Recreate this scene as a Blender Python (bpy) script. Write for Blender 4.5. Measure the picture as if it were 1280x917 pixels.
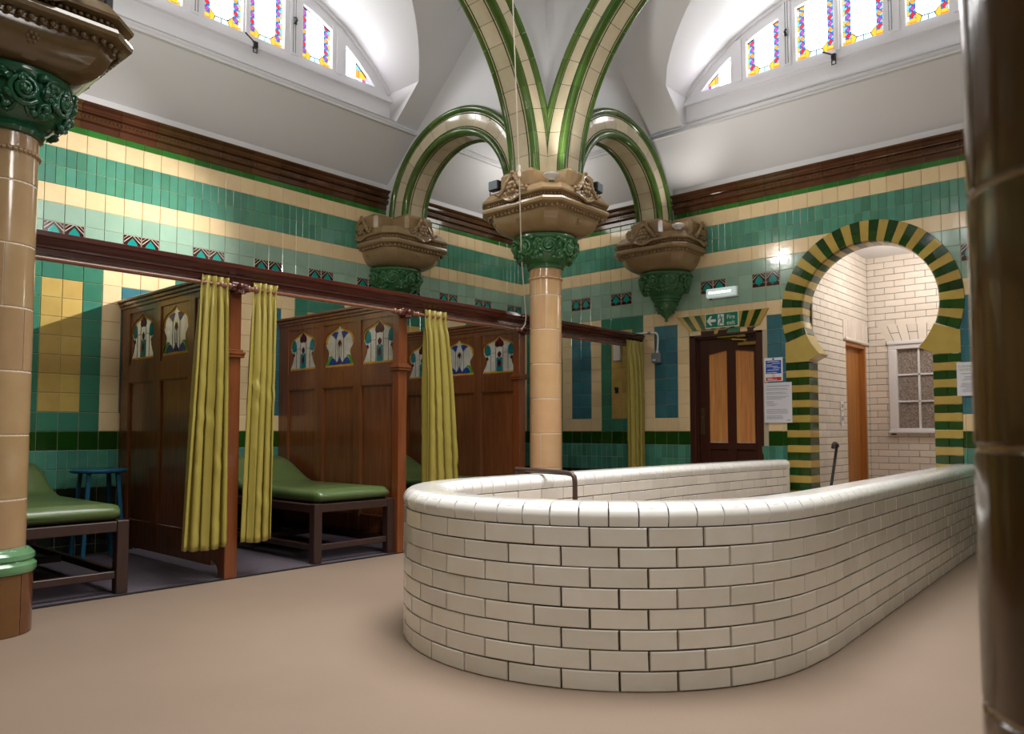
import bpy, bmesh, math, random
from mathutils import Vector, Matrix
R_ = random.Random(7)
PI = math.pi
for o in list(bpy.data.objects): bpy.data.objects.remove(o)
scene = bpy.context.scene
COL = scene.collection

# ------------------------------------------------------------------ camera, world, light
DL, DR = 6.786, 7.817            # left wall at y = DL, right wall at x = DR, camera over the origin
cam_d = bpy.data.cameras.new('camera'); cam = bpy.data.objects.new('camera', cam_d); COL.objects.link(cam)
FPX, PITCH, CYP, YAW = 962.22, 0.0533982, 487.32, 0.7271999
cam_d.sensor_width = 36.0; cam_d.sensor_fit = 'HORIZONTAL'
cam_d.lens = FPX / 1280 * 36.0
cam_d.shift_y = (CYP - 458.5) / 1280.0
cam_d.clip_start = 0.05
cam_d.dof.use_dof = True; cam_d.dof.focus_distance = 4.6; cam_d.dof.aperture_fstop = 4.0
cam.location = (0, 0, 1.0)
F = Vector((math.cos(YAW)*math.cos(PITCH), math.sin(YAW)*math.cos(PITCH), math.sin(PITCH)))
RT = Vector((math.sin(YAW), -math.cos(YAW), 0)); UP = RT.cross(F)
cam.rotation_euler = Matrix((RT, UP, -F)).transposed().to_euler()
scene.camera = cam

w = bpy.data.worlds.new('sky'); scene.world = w; w.use_nodes = True
w.node_tree.nodes['Background'].inputs[0].default_value = (0.75, 0.86, 1.0, 1)
w.node_tree.nodes['Background'].inputs[1].default_value = 1.0
vs = scene.view_settings
vs.view_transform = 'Standard'; vs.look = 'None'; vs.gamma = 1.0; vs.exposure = 0.62; vs.use_curve_mapping = False

def lamp(name, kind, loc, energy, color=(1, 1, 1), size=0.1, target=None, spot=None, size_y=None):
    d = bpy.data.lights.new(name, kind); d.energy = energy; d.color = color
    if kind == 'AREA':
        d.size = size
        d.spread = 1.75
        if size_y: d.shape = 'RECTANGLE'; d.size_y = size_y
    elif kind in ('POINT', 'SPOT'): d.shadow_soft_size = size
    if kind == 'SPOT': d.spot_size = spot or 1.2; d.spot_blend = 1.0
    o = bpy.data.objects.new(name, d); COL.objects.link(o); o.location = loc
    if target is not None:
        o.rotation_euler = (Vector(target) - Vector(loc)).to_track_quat('-Z', 'Y').to_euler()
    return o
WARM = (1.0, 0.86, 0.70); NEUT = (1.0, 0.96, 0.91); COOL = (0.90, 0.95, 1.0)
lamp('overhead_fill', 'AREA', (3.35, 2.3, 5.95), 120, (1.0, 0.98, 0.95), 3.0, (3.35, 2.3, 0))  # unseen area lamp added for light from above; the ceiling has no opening
lamp('corner_bay_lamp', 'POINT', (6.9, 5.8, 3.9), 10, NEUT, 0.25)
lamp('added_fill_spot', 'SPOT', (1.75, 0.55, 3.35), 125, NEUT, 0.4, (3.0, 3.9, 0.7), 1.9)  # added fill spot without a fixture, brightens pool wall and partitions
lamp('lobby_lamp', 'POINT', (8.9, 2.0, 2.85), 20, (1.0, 0.92, 0.85), 0.15)

# ------------------------------------------------------------------ materials
def lin(c):
    out = []
    for v in c:
        v /= 255.0
        out.append(v/12.92 if v <= 0.04045 else ((v+0.055)/1.055)**2.4)
    return (*out, 1.0)

MATS = {}
def mat(name, rgb, rough=0.5, var=0.0, mottle=0.0, mscale=8.0, rgb2=None, bump=0.0, bscale=20.0,
        metal=0.0, coat=0.0, emit=None, estr=0.0, stretch=None, spec=0.5, transl=0.0, stain=None):
    if name in MATS: return MATS[name]
    m = bpy.data.materials.new(name); m.use_nodes = True; MATS[name] = m
    nt = m.node_tree; N = nt.nodes; L = nt.links
    b = N['Principled BSDF']
    b.inputs['Roughness'].default_value = rough; b.inputs['Metallic'].default_value = metal
    b.inputs['Coat Weight'].default_value = coat; b.inputs['Coat Roughness'].default_value = 0.06
    b.inputs['Specular IOR Level'].default_value = spec
    geo = N.new('ShaderNodeNewGeometry'); col = None
    rgbn = N.new('ShaderNodeRGB'); rgbn.outputs[0].default_value = lin(rgb); col = rgbn.outputs[0]
    vec = geo.outputs['Position']
    if stretch:
        mp = N.new('ShaderNodeMapping'); mp.inputs['Scale'].default_value = stretch
        L.new(geo.outputs['Position'], mp.inputs['Vector']); vec = mp.outputs['Vector']
    if mottle > 0:
        nz = N.new('ShaderNodeTexNoise'); nz.inputs['Scale'].default_value = mscale; nz.inputs['Detail'].default_value = 5
        L.new(vec, nz.inputs['Vector'])
        rp = N.new('ShaderNodeMapRange'); rp.inputs['From Min'].default_value = 0.35; rp.inputs['From Max'].default_value = 0.68
        L.new(nz.outputs['Fac'], rp.inputs['Value'])
        mx = N.new('ShaderNodeMix'); mx.data_type = 'RGBA'
        ml = N.new('ShaderNodeMath'); ml.operation = 'MULTIPLY'; ml.inputs[1].default_value = mottle
        L.new(rp.outputs['Result'], ml.inputs[0]); L.new(ml.outputs[0], mx.inputs['Factor'])
        L.new(col, mx.inputs[6]); mx.inputs[7].default_value = lin(rgb2 if rgb2 else tuple(v*0.6 for v in rgb))
        col = mx.outputs[2]
    if stain:
        nz = N.new('ShaderNodeTexNoise'); nz.inputs['Scale'].default_value = stain[1]; nz.inputs['Detail'].default_value = 8
        nz.inputs['Roughness'].default_value = 0.7
        L.new(geo.outputs['Position'], nz.inputs['Vector'])
        rp = N.new('ShaderNodeMapRange'); rp.inputs['From Min'].default_value = stain[2]; rp.inputs['From Max'].default_value = stain[2]+0.04
        rp.inputs['To Max'].default_value = stain[3]
        L.new(nz.outputs['Fac'], rp.inputs['Value'])
        mx = N.new('ShaderNodeMix'); mx.data_type = 'RGBA'
        L.new(rp.outputs['Result'], mx.inputs['Factor']); L.new(col, mx.inputs[6]); mx.inputs[7].default_value = lin(stain[0])
        col = mx.outputs[2]
    if var > 0:
        oi = N.new('ShaderNodeObjectInfo')
        ad = N.new('ShaderNodeMath'); ad.operation = 'ADD'
        L.new(oi.outputs['Random'], ad.inputs[0]); L.new(geo.outputs['Random Per Island'], ad.inputs[1])
        fr = N.new('ShaderNodeMath'); fr.operation = 'FRACT'; L.new(ad.outputs[0], fr.inputs[0])
        mr = N.new('ShaderNodeMapRange'); mr.inputs['To Min'].default_value = 1-var; mr.inputs['To Max'].default_value = 1+var
        L.new(fr.outputs[0], mr.inputs['Value'])
        f2 = N.new('ShaderNodeMath'); f2.operation = 'MULTIPLY'; f2.inputs[1].default_value = 7.31; L.new(fr.outputs[0], f2.inputs[0])
        f3 = N.new('ShaderNodeMath'); f3.operation = 'FRACT'; L.new(f2.outputs[0], f3.inputs[0])
        mh = N.new('ShaderNodeMapRange'); mh.inputs['To Min'].default_value = 0.5-var*0.08; mh.inputs['To Max'].default_value = 0.5+var*0.08
        L.new(f3.outputs[0], mh.inputs['Value'])
        hs = N.new('ShaderNodeHueSaturation'); L.new(col, hs.inputs['Color']); L.new(mr.outputs['Result'], hs.inputs['Value'])
        L.new(mh.outputs['Result'], hs.inputs['Hue'])
        col = hs.outputs['Color']
    L.new(col, b.inputs['Base Color'])
    if bump > 0:
        nb = N.new('ShaderNodeTexNoise'); nb.inputs['Scale'].default_value = bscale; nb.inputs['Detail'].default_value = 3
        L.new(vec, nb.inputs['Vector'])
        bp = N.new('ShaderNodeBump'); bp.inputs['Strength'].default_value = bump; bp.inputs['Distance'].default_value = 0.01
        L.new(nb.outputs['Fac'], bp.inputs['Height']); L.new(bp.outputs['Normal'], b.inputs['Normal'])
    if emit:
        b.inputs['Emission Color'].default_value = lin(emit); b.inputs['Emission Strength'].default_value = estr
    if transl > 0:
        tr = N.new('ShaderNodeBsdfTranslucent'); L.new(col, tr.inputs['Color'])
        ms = N.new('ShaderNodeMixShader'); ms.inputs[0].default_value = transl
        out = N['Material Output']
        L.new(b.outputs[0], ms.inputs[1]); L.new(tr.outputs[0], ms.inputs[2]); L.new(ms.outputs[0], out.inputs['Surface'])
    return m

M = {}
def tilemat(key, rgb, rgb2=None, var=0.1, mottle=0.4, rough=0.13, **k):
    M[key] = mat(key+'_glaze', rgb, rough, var, mottle, 9.0, rgb2, bump=0.12, bscale=9.0, coat=0.25, **k)
tilemat('cream', (234, 210, 166), (226, 196, 146), 0.05, stain=((150, 132, 70), 5.0, 0.70, 0.6))
tilemat('yellow', (200, 172, 100), (178, 146, 72), 0.10)
tilemat('panelgreen', (66, 130, 106), (48, 112, 96), 0.12)
tilemat('midgreen', (84, 144, 120), (62, 124, 106), 0.15)
tilemat('darkgreen', (34, 74, 20), (20, 52, 14), 0.2)
tilemat('aqua', (150, 180, 160), (128, 164, 148), 0.08, stain=((120, 130, 60), 3.0, 0.74, 0.5))
tilemat('dado', (78, 142, 122), (56, 116, 102), 0.18)
tilemat('blue', (62, 116, 128), (46, 96, 112), 0.12)
tilemat('skirting', (26, 40, 26), (18, 26, 18), 0.2)
tilemat('edgegreen', (52, 116, 44), (36, 92, 34), 0.2)
tilemat('heartbrown', (62, 26, 20), (40, 16, 14), 0.2)
tilemat('heartteal', (20, 150, 140), (14, 120, 116), 0.1)
tilemat('heartwhite', (214, 206, 190), None, 0.05)
tilemat('archgreen', (30, 72, 22), (16, 50, 20), 0.3)
tilemat('archyellow', (190, 164, 88), (172, 140, 64), 0.08)
tilemat('cornice', (88, 58, 34), (58, 36, 20), 0.2)
tilemat('faience', (204, 166, 124), (194, 152, 108), 0.06, rough=0.18)
tilemat('faience_shaded', (166, 138, 104), (146, 116, 82), 0.08, rough=0.16)  # faience copy for the left column, its shade put into the colour
tilemat('faience_deep_shade', (92, 68, 36), (74, 52, 26), 0.08, rough=0.14)  # faience copy for the foreground column, deep shade painted into the colour
tilemat('capbrown_shaded', (104, 84, 58), (84, 64, 42), 0.04, rough=0.14)  # capital brown darkened to paint in the shade on both near columns
tilemat('capgreen_shaded', (34, 88, 62), (22, 68, 50), 0.05, rough=0.1)  # capital green darkened likewise, shade painted into the colour
tilemat('capbrown', (160, 134, 98), (134, 106, 74), 0.04, rough=0.16)
tilemat('capgreen', (66, 118, 74), (44, 92, 56), 0.05, rough=0.12)
tilemat('basebrown', (108, 68, 34), (82, 50, 24), 0.1)
tilemat('ribcream', (204, 192, 164), (184, 168, 134), 0.09)
tilemat('ribgreen', (74, 104, 40), (48, 78, 26), 0.22)
tilemat('basering', (104, 150, 108), (80, 128, 88), 0.1)
tilemat('white', (238, 233, 226), (230, 220, 204), 0.06, 0.5, 0.16, stain=((116, 84, 56), 22.0, 0.70, 0.45))
tilemat('coping', (244, 243, 240), (238, 236, 230), 0.03, 0.4, 0.12)
tilemat('lobbywhite', (234, 226, 216), (228, 214, 198), 0.06, 0.4, 0.2, stain=((110, 80, 50), 6.0, 0.76, 0.4))
M['grout'] = mat('pale_grout', (186, 172, 146), 0.7)
M['darkgrout'] = mat('dark_grout', (72, 50, 36), 0.85, mottle=0.4, mscale=14)
M['colgrout'] = mat('column_joint', (226, 214, 196), 0.6)
M['plaster'] = mat('white_plaster', (226, 226, 228), 0.55, mottle=0.25, mscale=1.3, rgb2=(214, 214, 218), bump=0.05, bscale=3)
M['whitewood'] = mat('white_paint', (232, 232, 236), 0.35)
M['floor'] = mat('tan_vinyl_floor', (140, 122, 107), 0.5, mottle=0.4, mscale=1.1, rgb2=(124, 107, 93), bump=0.06, bscale=160, stain=((108, 94, 82), 120, 0.58, 0.35), spec=0.35)
M['carpet'] = mat('grey_carpet', (92, 84, 92), 0.95, mottle=0.5, mscale=60, rgb2=(72, 66, 74), bump=0.3, bscale=220, spec=0.1)
M['rubber'] = mat('black_edging', (22, 22, 28), 0.6)
M['wood'] = mat('mahogany', (126, 74, 42), 0.22, mottle=0.6, mscale=4, rgb2=(92, 50, 28), stretch=(9, 9, 0.7), coat=0.3)
M['woodred'] = mat('red_mahogany', (126, 68, 34), 0.28, mottle=0.6, mscale=4, rgb2=(92, 46, 22), stretch=(9, 9, 0.7), coat=0.3)
M['beam'] = mat('dark_red_timber', (78, 34, 26), 0.22, mottle=0.5, mscale=4, rgb2=(52, 20, 16), stretch=(0.6, 9, 9), coat=0.3)
M['darkwood'] = mat('dark_stained_wood', (58, 38, 34), 0.4, mottle=0.5, mscale=5, rgb2=(40, 24, 20), stretch=(6, 6, 1), stain=((150, 110, 80), 16, 0.72, 0.7))
M['doorwood'] = mat('dark_door_paint', (66, 32, 22), 0.35, mottle=0.3, mscale=3, rgb2=(52, 24, 16), stretch=(8, 8, 0.6))
M['pine'] = mat('orange_pine', (214, 148, 84), 0.45, 0.08, 0.7, 3.0, (186, 114, 58), stretch=(14, 14, 0.9))
M['oak'] = mat('brown_plank', (188, 126, 62), 0.45, 0.08, 0.7, 3.0, (156, 98, 44), stretch=(10, 10, 0.8))
M['curtain'] = mat('olive_satin', (168, 154, 76), 0.28, mottle=0.4, mscale=3, rgb2=(148, 134, 56), spec=0.6, transl=0.06)
M['vinyl'] = mat('green_vinyl', (84, 104, 60), 0.28, mottle=0.4, mscale=4, rgb2=(70, 90, 50), bump=0.08, bscale=60)
M['bluepaint'] = mat('blue_paint', (22, 92, 124), 0.4, mottle=0.3, mscale=12, rgb2=(16, 72, 104))
M['rod'] = mat('polished_wood_rod', (128, 84, 62), 0.2, coat=0.4)
M['brass'] = mat('brass', (176, 148, 84), 0.32, metal=1.0)
M['oldbrass'] = mat('dull_brass', (110, 96, 66), 0.45, metal=0.9)
M['iron'] = mat('brown_pipe', (74, 56, 48), 0.35, metal=0.3)
M['black'] = mat('black_plastic', (24, 24, 26), 0.4)
M['grey'] = mat('grey_plastic', (120, 130, 138), 0.4)
M['whiteplastic'] = mat('white_plastic', (226, 226, 222), 0.35)
M['paper'] = mat('white_paper', (226, 226, 234), 0.3)
M['ink'] = mat('grey_ink', (150, 152, 166), 0.6)
M['signgreen'] = mat('sign_green', (0, 128, 96), 0.35)
M['signwhite'] = mat('sign_white', (238, 240, 238), 0.35)
M['signblue'] = mat('sign_blue', (30, 84, 188), 0.35)
M['signred'] = mat('sign_red', (206, 32, 40), 0.35)
M['inkgreen'] = mat('green_ink', (128, 158, 116), 0.5)
M['frost'] = mat('frosted_pane', (112, 100, 92), 0.15, mottle=0.9, mscale=70, rgb2=(176, 166, 158), bump=0.9, bscale=70)
M['lamp'] = mat('lit_lamp', (255, 250, 240), 0.4, emit=(255, 248, 236), estr=6.0)
M['emlamp'] = mat('lit_diffuser', (205, 225, 222), 0.3, emit=(226, 244, 240), estr=0.25)
M['cord'] = mat('cream_cord', (232, 222, 208), 0.7)
M['lead'] = mat('lead_came', (40, 34, 36), 0.45, metal=0.3)
GC = {'white': (238, 236, 226), 'teal': (40, 150, 160), 'plum': (96, 30, 36), 'blue': (40, 84, 170),
      'green': (88, 180, 50), 'amber': (232, 176, 50), 'grey': (172, 196, 200), 'rose': (190, 120, 100)}
for k_, c_ in GC.items():
    M['g_'+k_] = mat(k_+'_opal_glass', c_, 0.16, mottle=0.25, mscale=20, transl=0.35, bump=0.1, bscale=30)
LG = {'white': (255, 255, 255), 'sky': (120, 205, 235), 'orange': (255, 150, 60), 'red': (225, 40, 60), 'purple': (165, 75, 170),
      'gold': (245, 185, 60), 'blue': (40, 120, 215), 'pale': (190, 228, 248)}
for k_, c_ in LG.items():
    M['l_'+k_] = mat(k_+'_backlit_glass', c_, 0.2, emit=c_, estr=(10.0 if k_ == 'white' else 1.1 if k_ == 'pale' else 0.62))

def banded():
    m = bpy.data.materials.new('banded_wall_tile'); m.use_nodes = True; nt = m.node_tree; N = nt.nodes; L = nt.links
    b = N['Principled BSDF']; b.inputs['Roughness'].default_value = 0.2
    g = N.new('ShaderNodeNewGeometry'); s = N.new('ShaderNodeSeparateXYZ'); L.new(g.outputs['Position'], s.inputs[0])
    mr = N.new('ShaderNodeMapRange'); mr.inputs['From Max'].default_value = 5.0; L.new(s.outputs['Z'], mr.inputs['Value'])
    cr = N.new('ShaderNodeValToRGB'); cr.color_ramp.interpolation = 'CONSTANT'; L.new(mr.outputs[0], cr.inputs[0])
    stops = [(0, (26, 40, 26)), (.39, (58, 128, 108)), (.848, (34, 74, 20)), (1.0, (210, 186, 130)), (2.37, (142, 178, 150)),
             (2.829, (232, 202, 148)), (2.98, (40, 128, 96)), (3.286, (232, 202, 148)), (3.49, (84, 50, 26)), (3.69, (226, 226, 228))]
    e = cr.color_ramp.elements
    while len(e) < len(stops): e.new(0.5)
    for i, (z, c) in enumerate(stops): e[i].position = z/5.0; e[i].color = lin(c)
    L.new(cr.outputs[0], b.inputs['Base Color']); return m
M['banded'] = banded()

# ------------------------------------------------------------------ mesh helpers
class MB:
    def __init__(s): s.v = []; s.f = []; s.m = []; s.mats = []
    def mi(s, key):
        if key not in s.mats: s.mats.append(key)
        return s.mats.index(key)
    def face(s, pts, key):
        n = len(s.v); s.v += [tuple(p) for p in pts]; s.f.append(tuple(range(n, n+len(pts)))); s.m.append(s.mi(key))
    def mesh(s, vs_, fs, key):
        n = len(s.v); s.v += [tuple(p) for p in vs_]; k = s.mi(key)
        for f in fs: s.f.append(tuple(i+n for i in f)); s.m.append(k)
    def box(s, x0, x1, y0, y1, z0, z1, key, bev=0.0):
        if x0 > x1: x0, x1 = x1, x0
        if y0 > y1: y0, y1 = y1, y0
        if bev <= 0:
            vv = [(x, y, z) for z in (z0, z1) for x, y in ((x0, y0), (x1, y0), (x1, y1), (x0, y1))]
            s.mesh(vv, [(3, 2, 1, 0), (4, 5, 6, 7), (0, 1, 5, 4), (1, 2, 6, 5), (2, 3, 7, 6), (3, 0, 4, 7)], key)
        else:
            b = bev; rings = []
            for (z, i) in ((z0, b), (z0+b, 0), (z1-b, 0), (z1, b)):
                if i: ring = [(x0+b, y0+b, z), (x1-b, y0+b, z), (x1-b, y1-b, z), (x0+b, y1-b, z)]; ring = [ring[0], ring[0], ring[1], ring[1], ring[2], ring[2], ring[3], ring[3]]
                else: ring = [(x0, y0+b, z), (x0+b, y0, z), (x1-b, y0, z), (x1, y0+b, z), (x1, y1-b, z), (x1-b, y1, z), (x0+b, y1, z), (x0, y1-b, z)]
                rings.append(ring)
            fs = []; vv = []
            vv = rings[1] + rings[2] + [rings[0][0], rings[0][2], rings[0][4], rings[0][6]] + [rings[3][0], rings[3][2], rings[3][4], rings[3][6]]
            for i in range(8): fs.append((i, (i+1) % 8, 8+(i+1) % 8, 8+i))
            fs += [(19, 18, 17, 16), (20, 21, 22, 23)]
            for c in range(4):
                i = 2*c; j = 2*c+1; k = (2*c+2) % 8
                fs.append((16+c, j, i)); fs.append((20+c, 8+i, 8+j))
                fs.append((16+c, 16+(c+1) % 4, k, j)); fs.append((20+c, 8+j, 8+k, 20+(c+1) % 4))
            s.mesh(vv, fs, key)
    def prism(s, poly, d0, d1, fn, key):
        """poly of (u, v); fn(u, v, d) -> xyz ; faces at d0 and d1"""
        n = len(poly); vv = [fn(u, v, d0) for u, v in poly] + [fn(u, v, d1) for u, v in poly]
        s.mesh(vv, [tuple(range(n-1, -1, -1)), tuple(range(n, 2*n))] + [(i, (i+1) % n, n+(i+1) % n, n+i) for i in range(n)], key)
    def tube(s, pts, r, key, n=8, closed=False, rf=None):
        pts = [Vector(p) for p in pts]; m = len(pts); vv = []; up = Vector((0, 0, 1)); prev = None
        for i, p in enumerate(pts):
            a = pts[(i-1) % m] if (i > 0 or closed) else pts[i]; b = pts[(i+1) % m] if (i < m-1 or closed) else pts[i]
            t = (b-a).normalized()
            if prev is None:
                x = t.orthogonal().normalized()
            else:
                x = prev - t*prev.dot(t)
                x = x.normalized() if x.length > 1e-6 else t.orthogonal().normalized()
            prev = x; y = t.cross(x); rr = r*(rf(i/(m-1)) if rf else 1)
            for k in range(n): vv.append(p + (x*math.cos(2*PI*k/n) + y*math.sin(2*PI*k/n))*rr)
        fs = []
        for i in range(m if closed else m-1):
            for k in range(n):
                a = i*n+k; b = i*n+(k+1) % n; c = ((i+1) % m)*n+(k+1) % n; d = ((i+1) % m)*n+k; fs.append((a, b, c, d))
        if not closed: fs += [tuple(range(n-1, -1, -1)), tuple(range((m-1)*n, m*n))]
        s.mesh(vv, fs, key)
    def lathe(s, prof, key, n=32, c=(0, 0, 0), t0=0, t1=2*PI, cap=True):
        full = abs(t1-t0-2*PI) < 1e-6; k = n if full else n+1; vv = []
        for r, z in prof:
            for i in range(k):
                a = t0+(t1-t0)*i/n; vv.append((c[0]+r*math.cos(a), c[1]+r*math.sin(a), c[2]+z))
        fs = []
        for j in range(len(prof)-1):
            for i in range(n):
                a = j*k+i; b = j*k+(i+1) % k; fs.append((a, b, b+k, a+k))
        if cap and full:
            fs.append(tuple(range(k-1, -1, -1))); fs.append(tuple(range((len(prof)-1)*k, len(prof)*k)))
        s.mesh(vv, fs, key)
    def ball(s, c, r, key, seg=8, rings=5, sc=(1, 1, 1)):
        vv = [(c[0], c[1], c[2]-r*sc[2])]
        for j in range(1, rings):
            p = -PI/2+PI*j/rings
            for i in range(seg):
                a = 2*PI*i/seg; vv.append((c[0]+r*sc[0]*math.cos(p)*math.cos(a), c[1]+r*sc[1]*math.cos(p)*math.sin(a), c[2]+r*sc[2]*math.sin(p)))
        vv.append((c[0], c[1], c[2]+r*sc[2])); fs = []
        for i in range(seg): fs.append((0, 1+(i+1) % seg, 1+i)); fs.append((len(vv)-1, 1+(rings-2)*seg+i, 1+(rings-2)*seg+(i+1) % seg))
        for j in range(rings-2):
            for i in range(seg):
                a = 1+j*seg+i; b = 1+j*seg+(i+1) % seg; fs.append((a, b, b+seg, a+seg))
        s.mesh(vv, fs, key)
    def merge(s, o, mtx=None):
        n = len(s.v); s.v += [tuple(mtx @ Vector(p)) if mtx else p for p in o.v]
        for f, m in zip(o.f, o.m): s.f.append(tuple(i+n for i in f)); s.m.append(s.mi(o.mats[m]))
    def data(s, name, smooth=False, clip=None, fix=True):
        me = bpy.data.meshes.new(name); me.from_pydata(s.v, [], s.f)
        for k in s.mats: me.materials.append(M[k])
        me.polygons.foreach_set('material_index', s.m)
        if clip or fix:
            bm = bmesh.new(); bm.from_mesh(me)
            if clip:
                r = bmesh.ops.bisect_plane(bm, geom=bm.verts[:]+bm.edges[:]+bm.faces[:], plane_co=clip[0], plane_no=clip[1], clear_outer=True)
            if fix:
                bmesh.ops.remove_doubles(bm, verts=bm.verts, dist=1e-5)
                bmesh.ops.recalc_face_normals(bm, faces=bm.faces)
            bm.to_mesh(me); bm.free()
        if smooth:
            me.shade_smooth(); me.set_sharp_from_angle(angle=smooth if isinstance(smooth, float) else 0.7)
        me.update(); return me
    def build(s, name, parent=None, smooth=False, clip=None, fix=True, loc=None, rot=None):
        return link(name, s.data(name, smooth, clip, fix), parent, loc, rot)

def link(name, me, parent=None, loc=None, rot=None):
    o = bpy.data.objects.new(name, me); COL.objects.link(o)
    if parent: o.parent = parent
    if loc is not None: o.location = loc
    if rot is not None: o.rotation_euler = rot
    return o
def tag(o, label=None, cat=None, group=None, kind=None):
    if label: o['label'] = label
    if cat: o['category'] = cat
    if group: o['group'] = group
    if kind: o['kind'] = kind
    return o
def empty(name, loc, label, cat, group=None, rz=0.0):
    o = bpy.data.objects.new(name, None); COL.objects.link(o); o.location = loc; o.rotation_euler = (0, 0, rz)
    o.empty_display_size = 0.1
    return tag(o, label, cat, group)
def bez(p0, p1, p2, p3, n=10):
    return [tuple((1-t)**3*a+3*(1-t)**2*t*b+3*(1-t)*t*t*c+t**3*d for a, b, c, d in zip(p0, p1, p2, p3)) for t in [i/n for i in range(n+1)]]
def proj(P):
    d = Vector(P)-Vector((0, 0, 1)); wv = d.dot(F)
    if wv < 0.1: return None
    return 640+FPX*d.dot(RT)/wv, CYP-FPX*d.dot(UP)/wv, wv
def inframe(P, mg=20):
    q = proj(P); return q is not None and -mg < q[0] < 1280+mg and -mg < q[1] < 917+mg
def clip_poly(poly, nx, ny, d):
    """keep points with nx*x+ny*y >= d"""
    out = []
    for i in range(len(poly)):
        a, b = poly[i], poly[(i+1) % len(poly)]; da = nx*a[0]+ny*a[1]-d; db = nx*b[0]+ny*b[1]-d
        if da >= 0: out.append(a)
        if (da >= 0) != (db >= 0):
            t = da/(da-db); out.append((a[0]+t*(b[0]-a[0]), a[1]+t*(b[1]-a[1])))
    return out
def inset(poly, g):
    cx = sum(p[0] for p in poly)/len(poly); cy = sum(p[1] for p in poly)/len(poly); out = []
    for x, y in poly:
        dx, dy = x-cx, y-cy; l = math.hypot(dx, dy) or 1; k = max(0.2, 1-g*1.3/l); out.append((cx+dx*k, cy+dy*k))
    return out

# wall-plane mappings: u along the wall, z up, d = distance proud of the wall into the room
def fA(u, z, d): return (u, DL-d, z)
def fB(u, z, d): return (DR-d, u, z)
def fC(u, z, d): return (-1.12+d, u, z)
def fD(u, z, d): return (u, -2.2+d, z)

# ------------------------------------------------------------------ floor
mb = MB(); mb.box(-1.3, 8.02, -2.4, 4.93, -0.1, 0, 'floor'); mb.box(8.02, 10.1, 0.6, 3.0, -0.1, 0, 'floor')
tag(mb.build('floor'), kind='structure')
mb = MB(); mb.box(-1.3, DR, 4.95, DL+0.1, -0.1, 0.006, 'carpet'); mb.box(-1.3, DR, 4.925, 4.95, -0.1, 0.008, 'rubber')
tag(mb.build('floor_cubicles'), kind='structure')

# ------------------------------------------------------------------ tiled walls
T = 0.1524
BAND = [0, 0, 0]
ARC_B, ARC_Z, ARC_RO, ARC_RI = 2.355, 2.21, 0.835, 0.625      # horseshoe arch
JL, JR = 3.155, 1.56                                          # outer edges of its jambs
def wall_base():
    mb = MB(); mb.box(0.75, 8.2, DL-0.007, DL+0.2, 0, 3.75, 'grout'); mb.box(-1.3, 0.75, DL, DL+0.2, 0, 3.75, 'banded')
    wl = tag(mb.build('wall_left'), kind='structure')
    mb = MB(); X0, X1 = DR-0.007, DR+0.3
    mb.box(X0, X1, 4.263, DL, 0, 3.75, 'grout'); mb.box(X0, X1, 3.41, 4.263, 2.12, 3.75, 'grout')
    mb.box(X0, X1, JL-0.005, 3.41, 0, 3.75, 'grout'); mb.box(X0, X1, 0.9, JR+0.005, 0, 3.75, 'grout'); mb.box(DR, X1, -2.4, 0.9, 0, 3.75, 'banded')
    # round the horseshoe
    n = 32; pts = [(ARC_B+0.72*math.cos(PI*i/n), 1.95+ARC_Z-2.21+0.26+0.72*math.sin(PI*i/n)) for i in range(n+1)]
    top = 3.75
    for i in range(n):
        (b0, z0), (b1, z1) = pts[i], pts[i+1]
        for X in (X0, X1): mb.face([(X, b0, z0), (X, b1, z1), (X, b1, top), (X, b0, top)], 'grout')
        mb.face([(X0, b0, z0), (X0, b1, z1), (X1, b1, z1), (X1, b0, z0)], 'grout')
    for bb, b2 in ((JL-0.005, ARC_B+0.72), (ARC_B-0.72, JR+0.005)):
        mb.box(X0, X1, b2, bb, 1.75, 3.75, 'grout')
    wr = tag(mb.build('wall_right', fix=False), kind='structure')
    return wl, wr
WL, WR = wall_base()

_tile_cache = {}
def tile_mb(wd, ht, key, d=0.012, bev=0.004):
    mb = MB(); x, z = wd/2, ht/2; g = 0.0012
    x -= g; z -= g
    fr = [(-x+bev, -d, -z+bev), (x-bev, -d, -z+bev), (x-bev, -d, z-bev), (-x+bev, -d, z-bev)]
    ed = [(-x, -d+bev*.8, -z), (x, -d+bev*.8, -z), (x, -d+bev*.8, z), (-x, -d+bev*.8, z)]
    bk = [(-x, 0.004, -z), (x, 0.004, -z), (x, 0.004, z), (-x, 0.004, z)]
    vv = fr+ed+bk; fs = [(0, 1, 2, 3)]
    for i in range(4):
        j = (i+1) % 4; fs.append((4+i, 4+j, j, i)); fs.append((8+i, 8+j, 4+j, 4+i))
    mb.mesh(vv, fs, key); return mb
def heart_mb(wd, ht):
    mb = tile_mb(wd, ht, 'heartwhite'); y = -0.0135
    s = wd*0.47
    mb.face([(-s, y, -s), (s, y, -s), (s, y, s), (-s, y, s)], 'heartbrown')
    hp = [(0, .74), (.24, .46), (.52, .12), (.62, -.2), (.54, -.46), (.32, -.58), (.12, -.5), (.14, -.8), (-.14, -.8), (-.12, -.5), (-.32, -.58), (-.54, -.46), (-.62, -.2), (-.52, .12), (-.24, .46)]
    mb.face([(px*s, y-0.001, pz*s) for px, pz in hp], 'heartteal')
    for sx in (-1, 1):
        for q in ([(.06, .96), (.16, .96), (.98, .22), (.98, .10)], [(.98, -.5), (.98, -.42), (.74, -.3), (.7, -.36)], [(.5, .98), (.58, .98), (.98, .62), (.98, .55)]):
            mb.face([(sx*px*s, y-0.0008, pz*s) for px, pz in q], 'heartwhite')
    return mb
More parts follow.
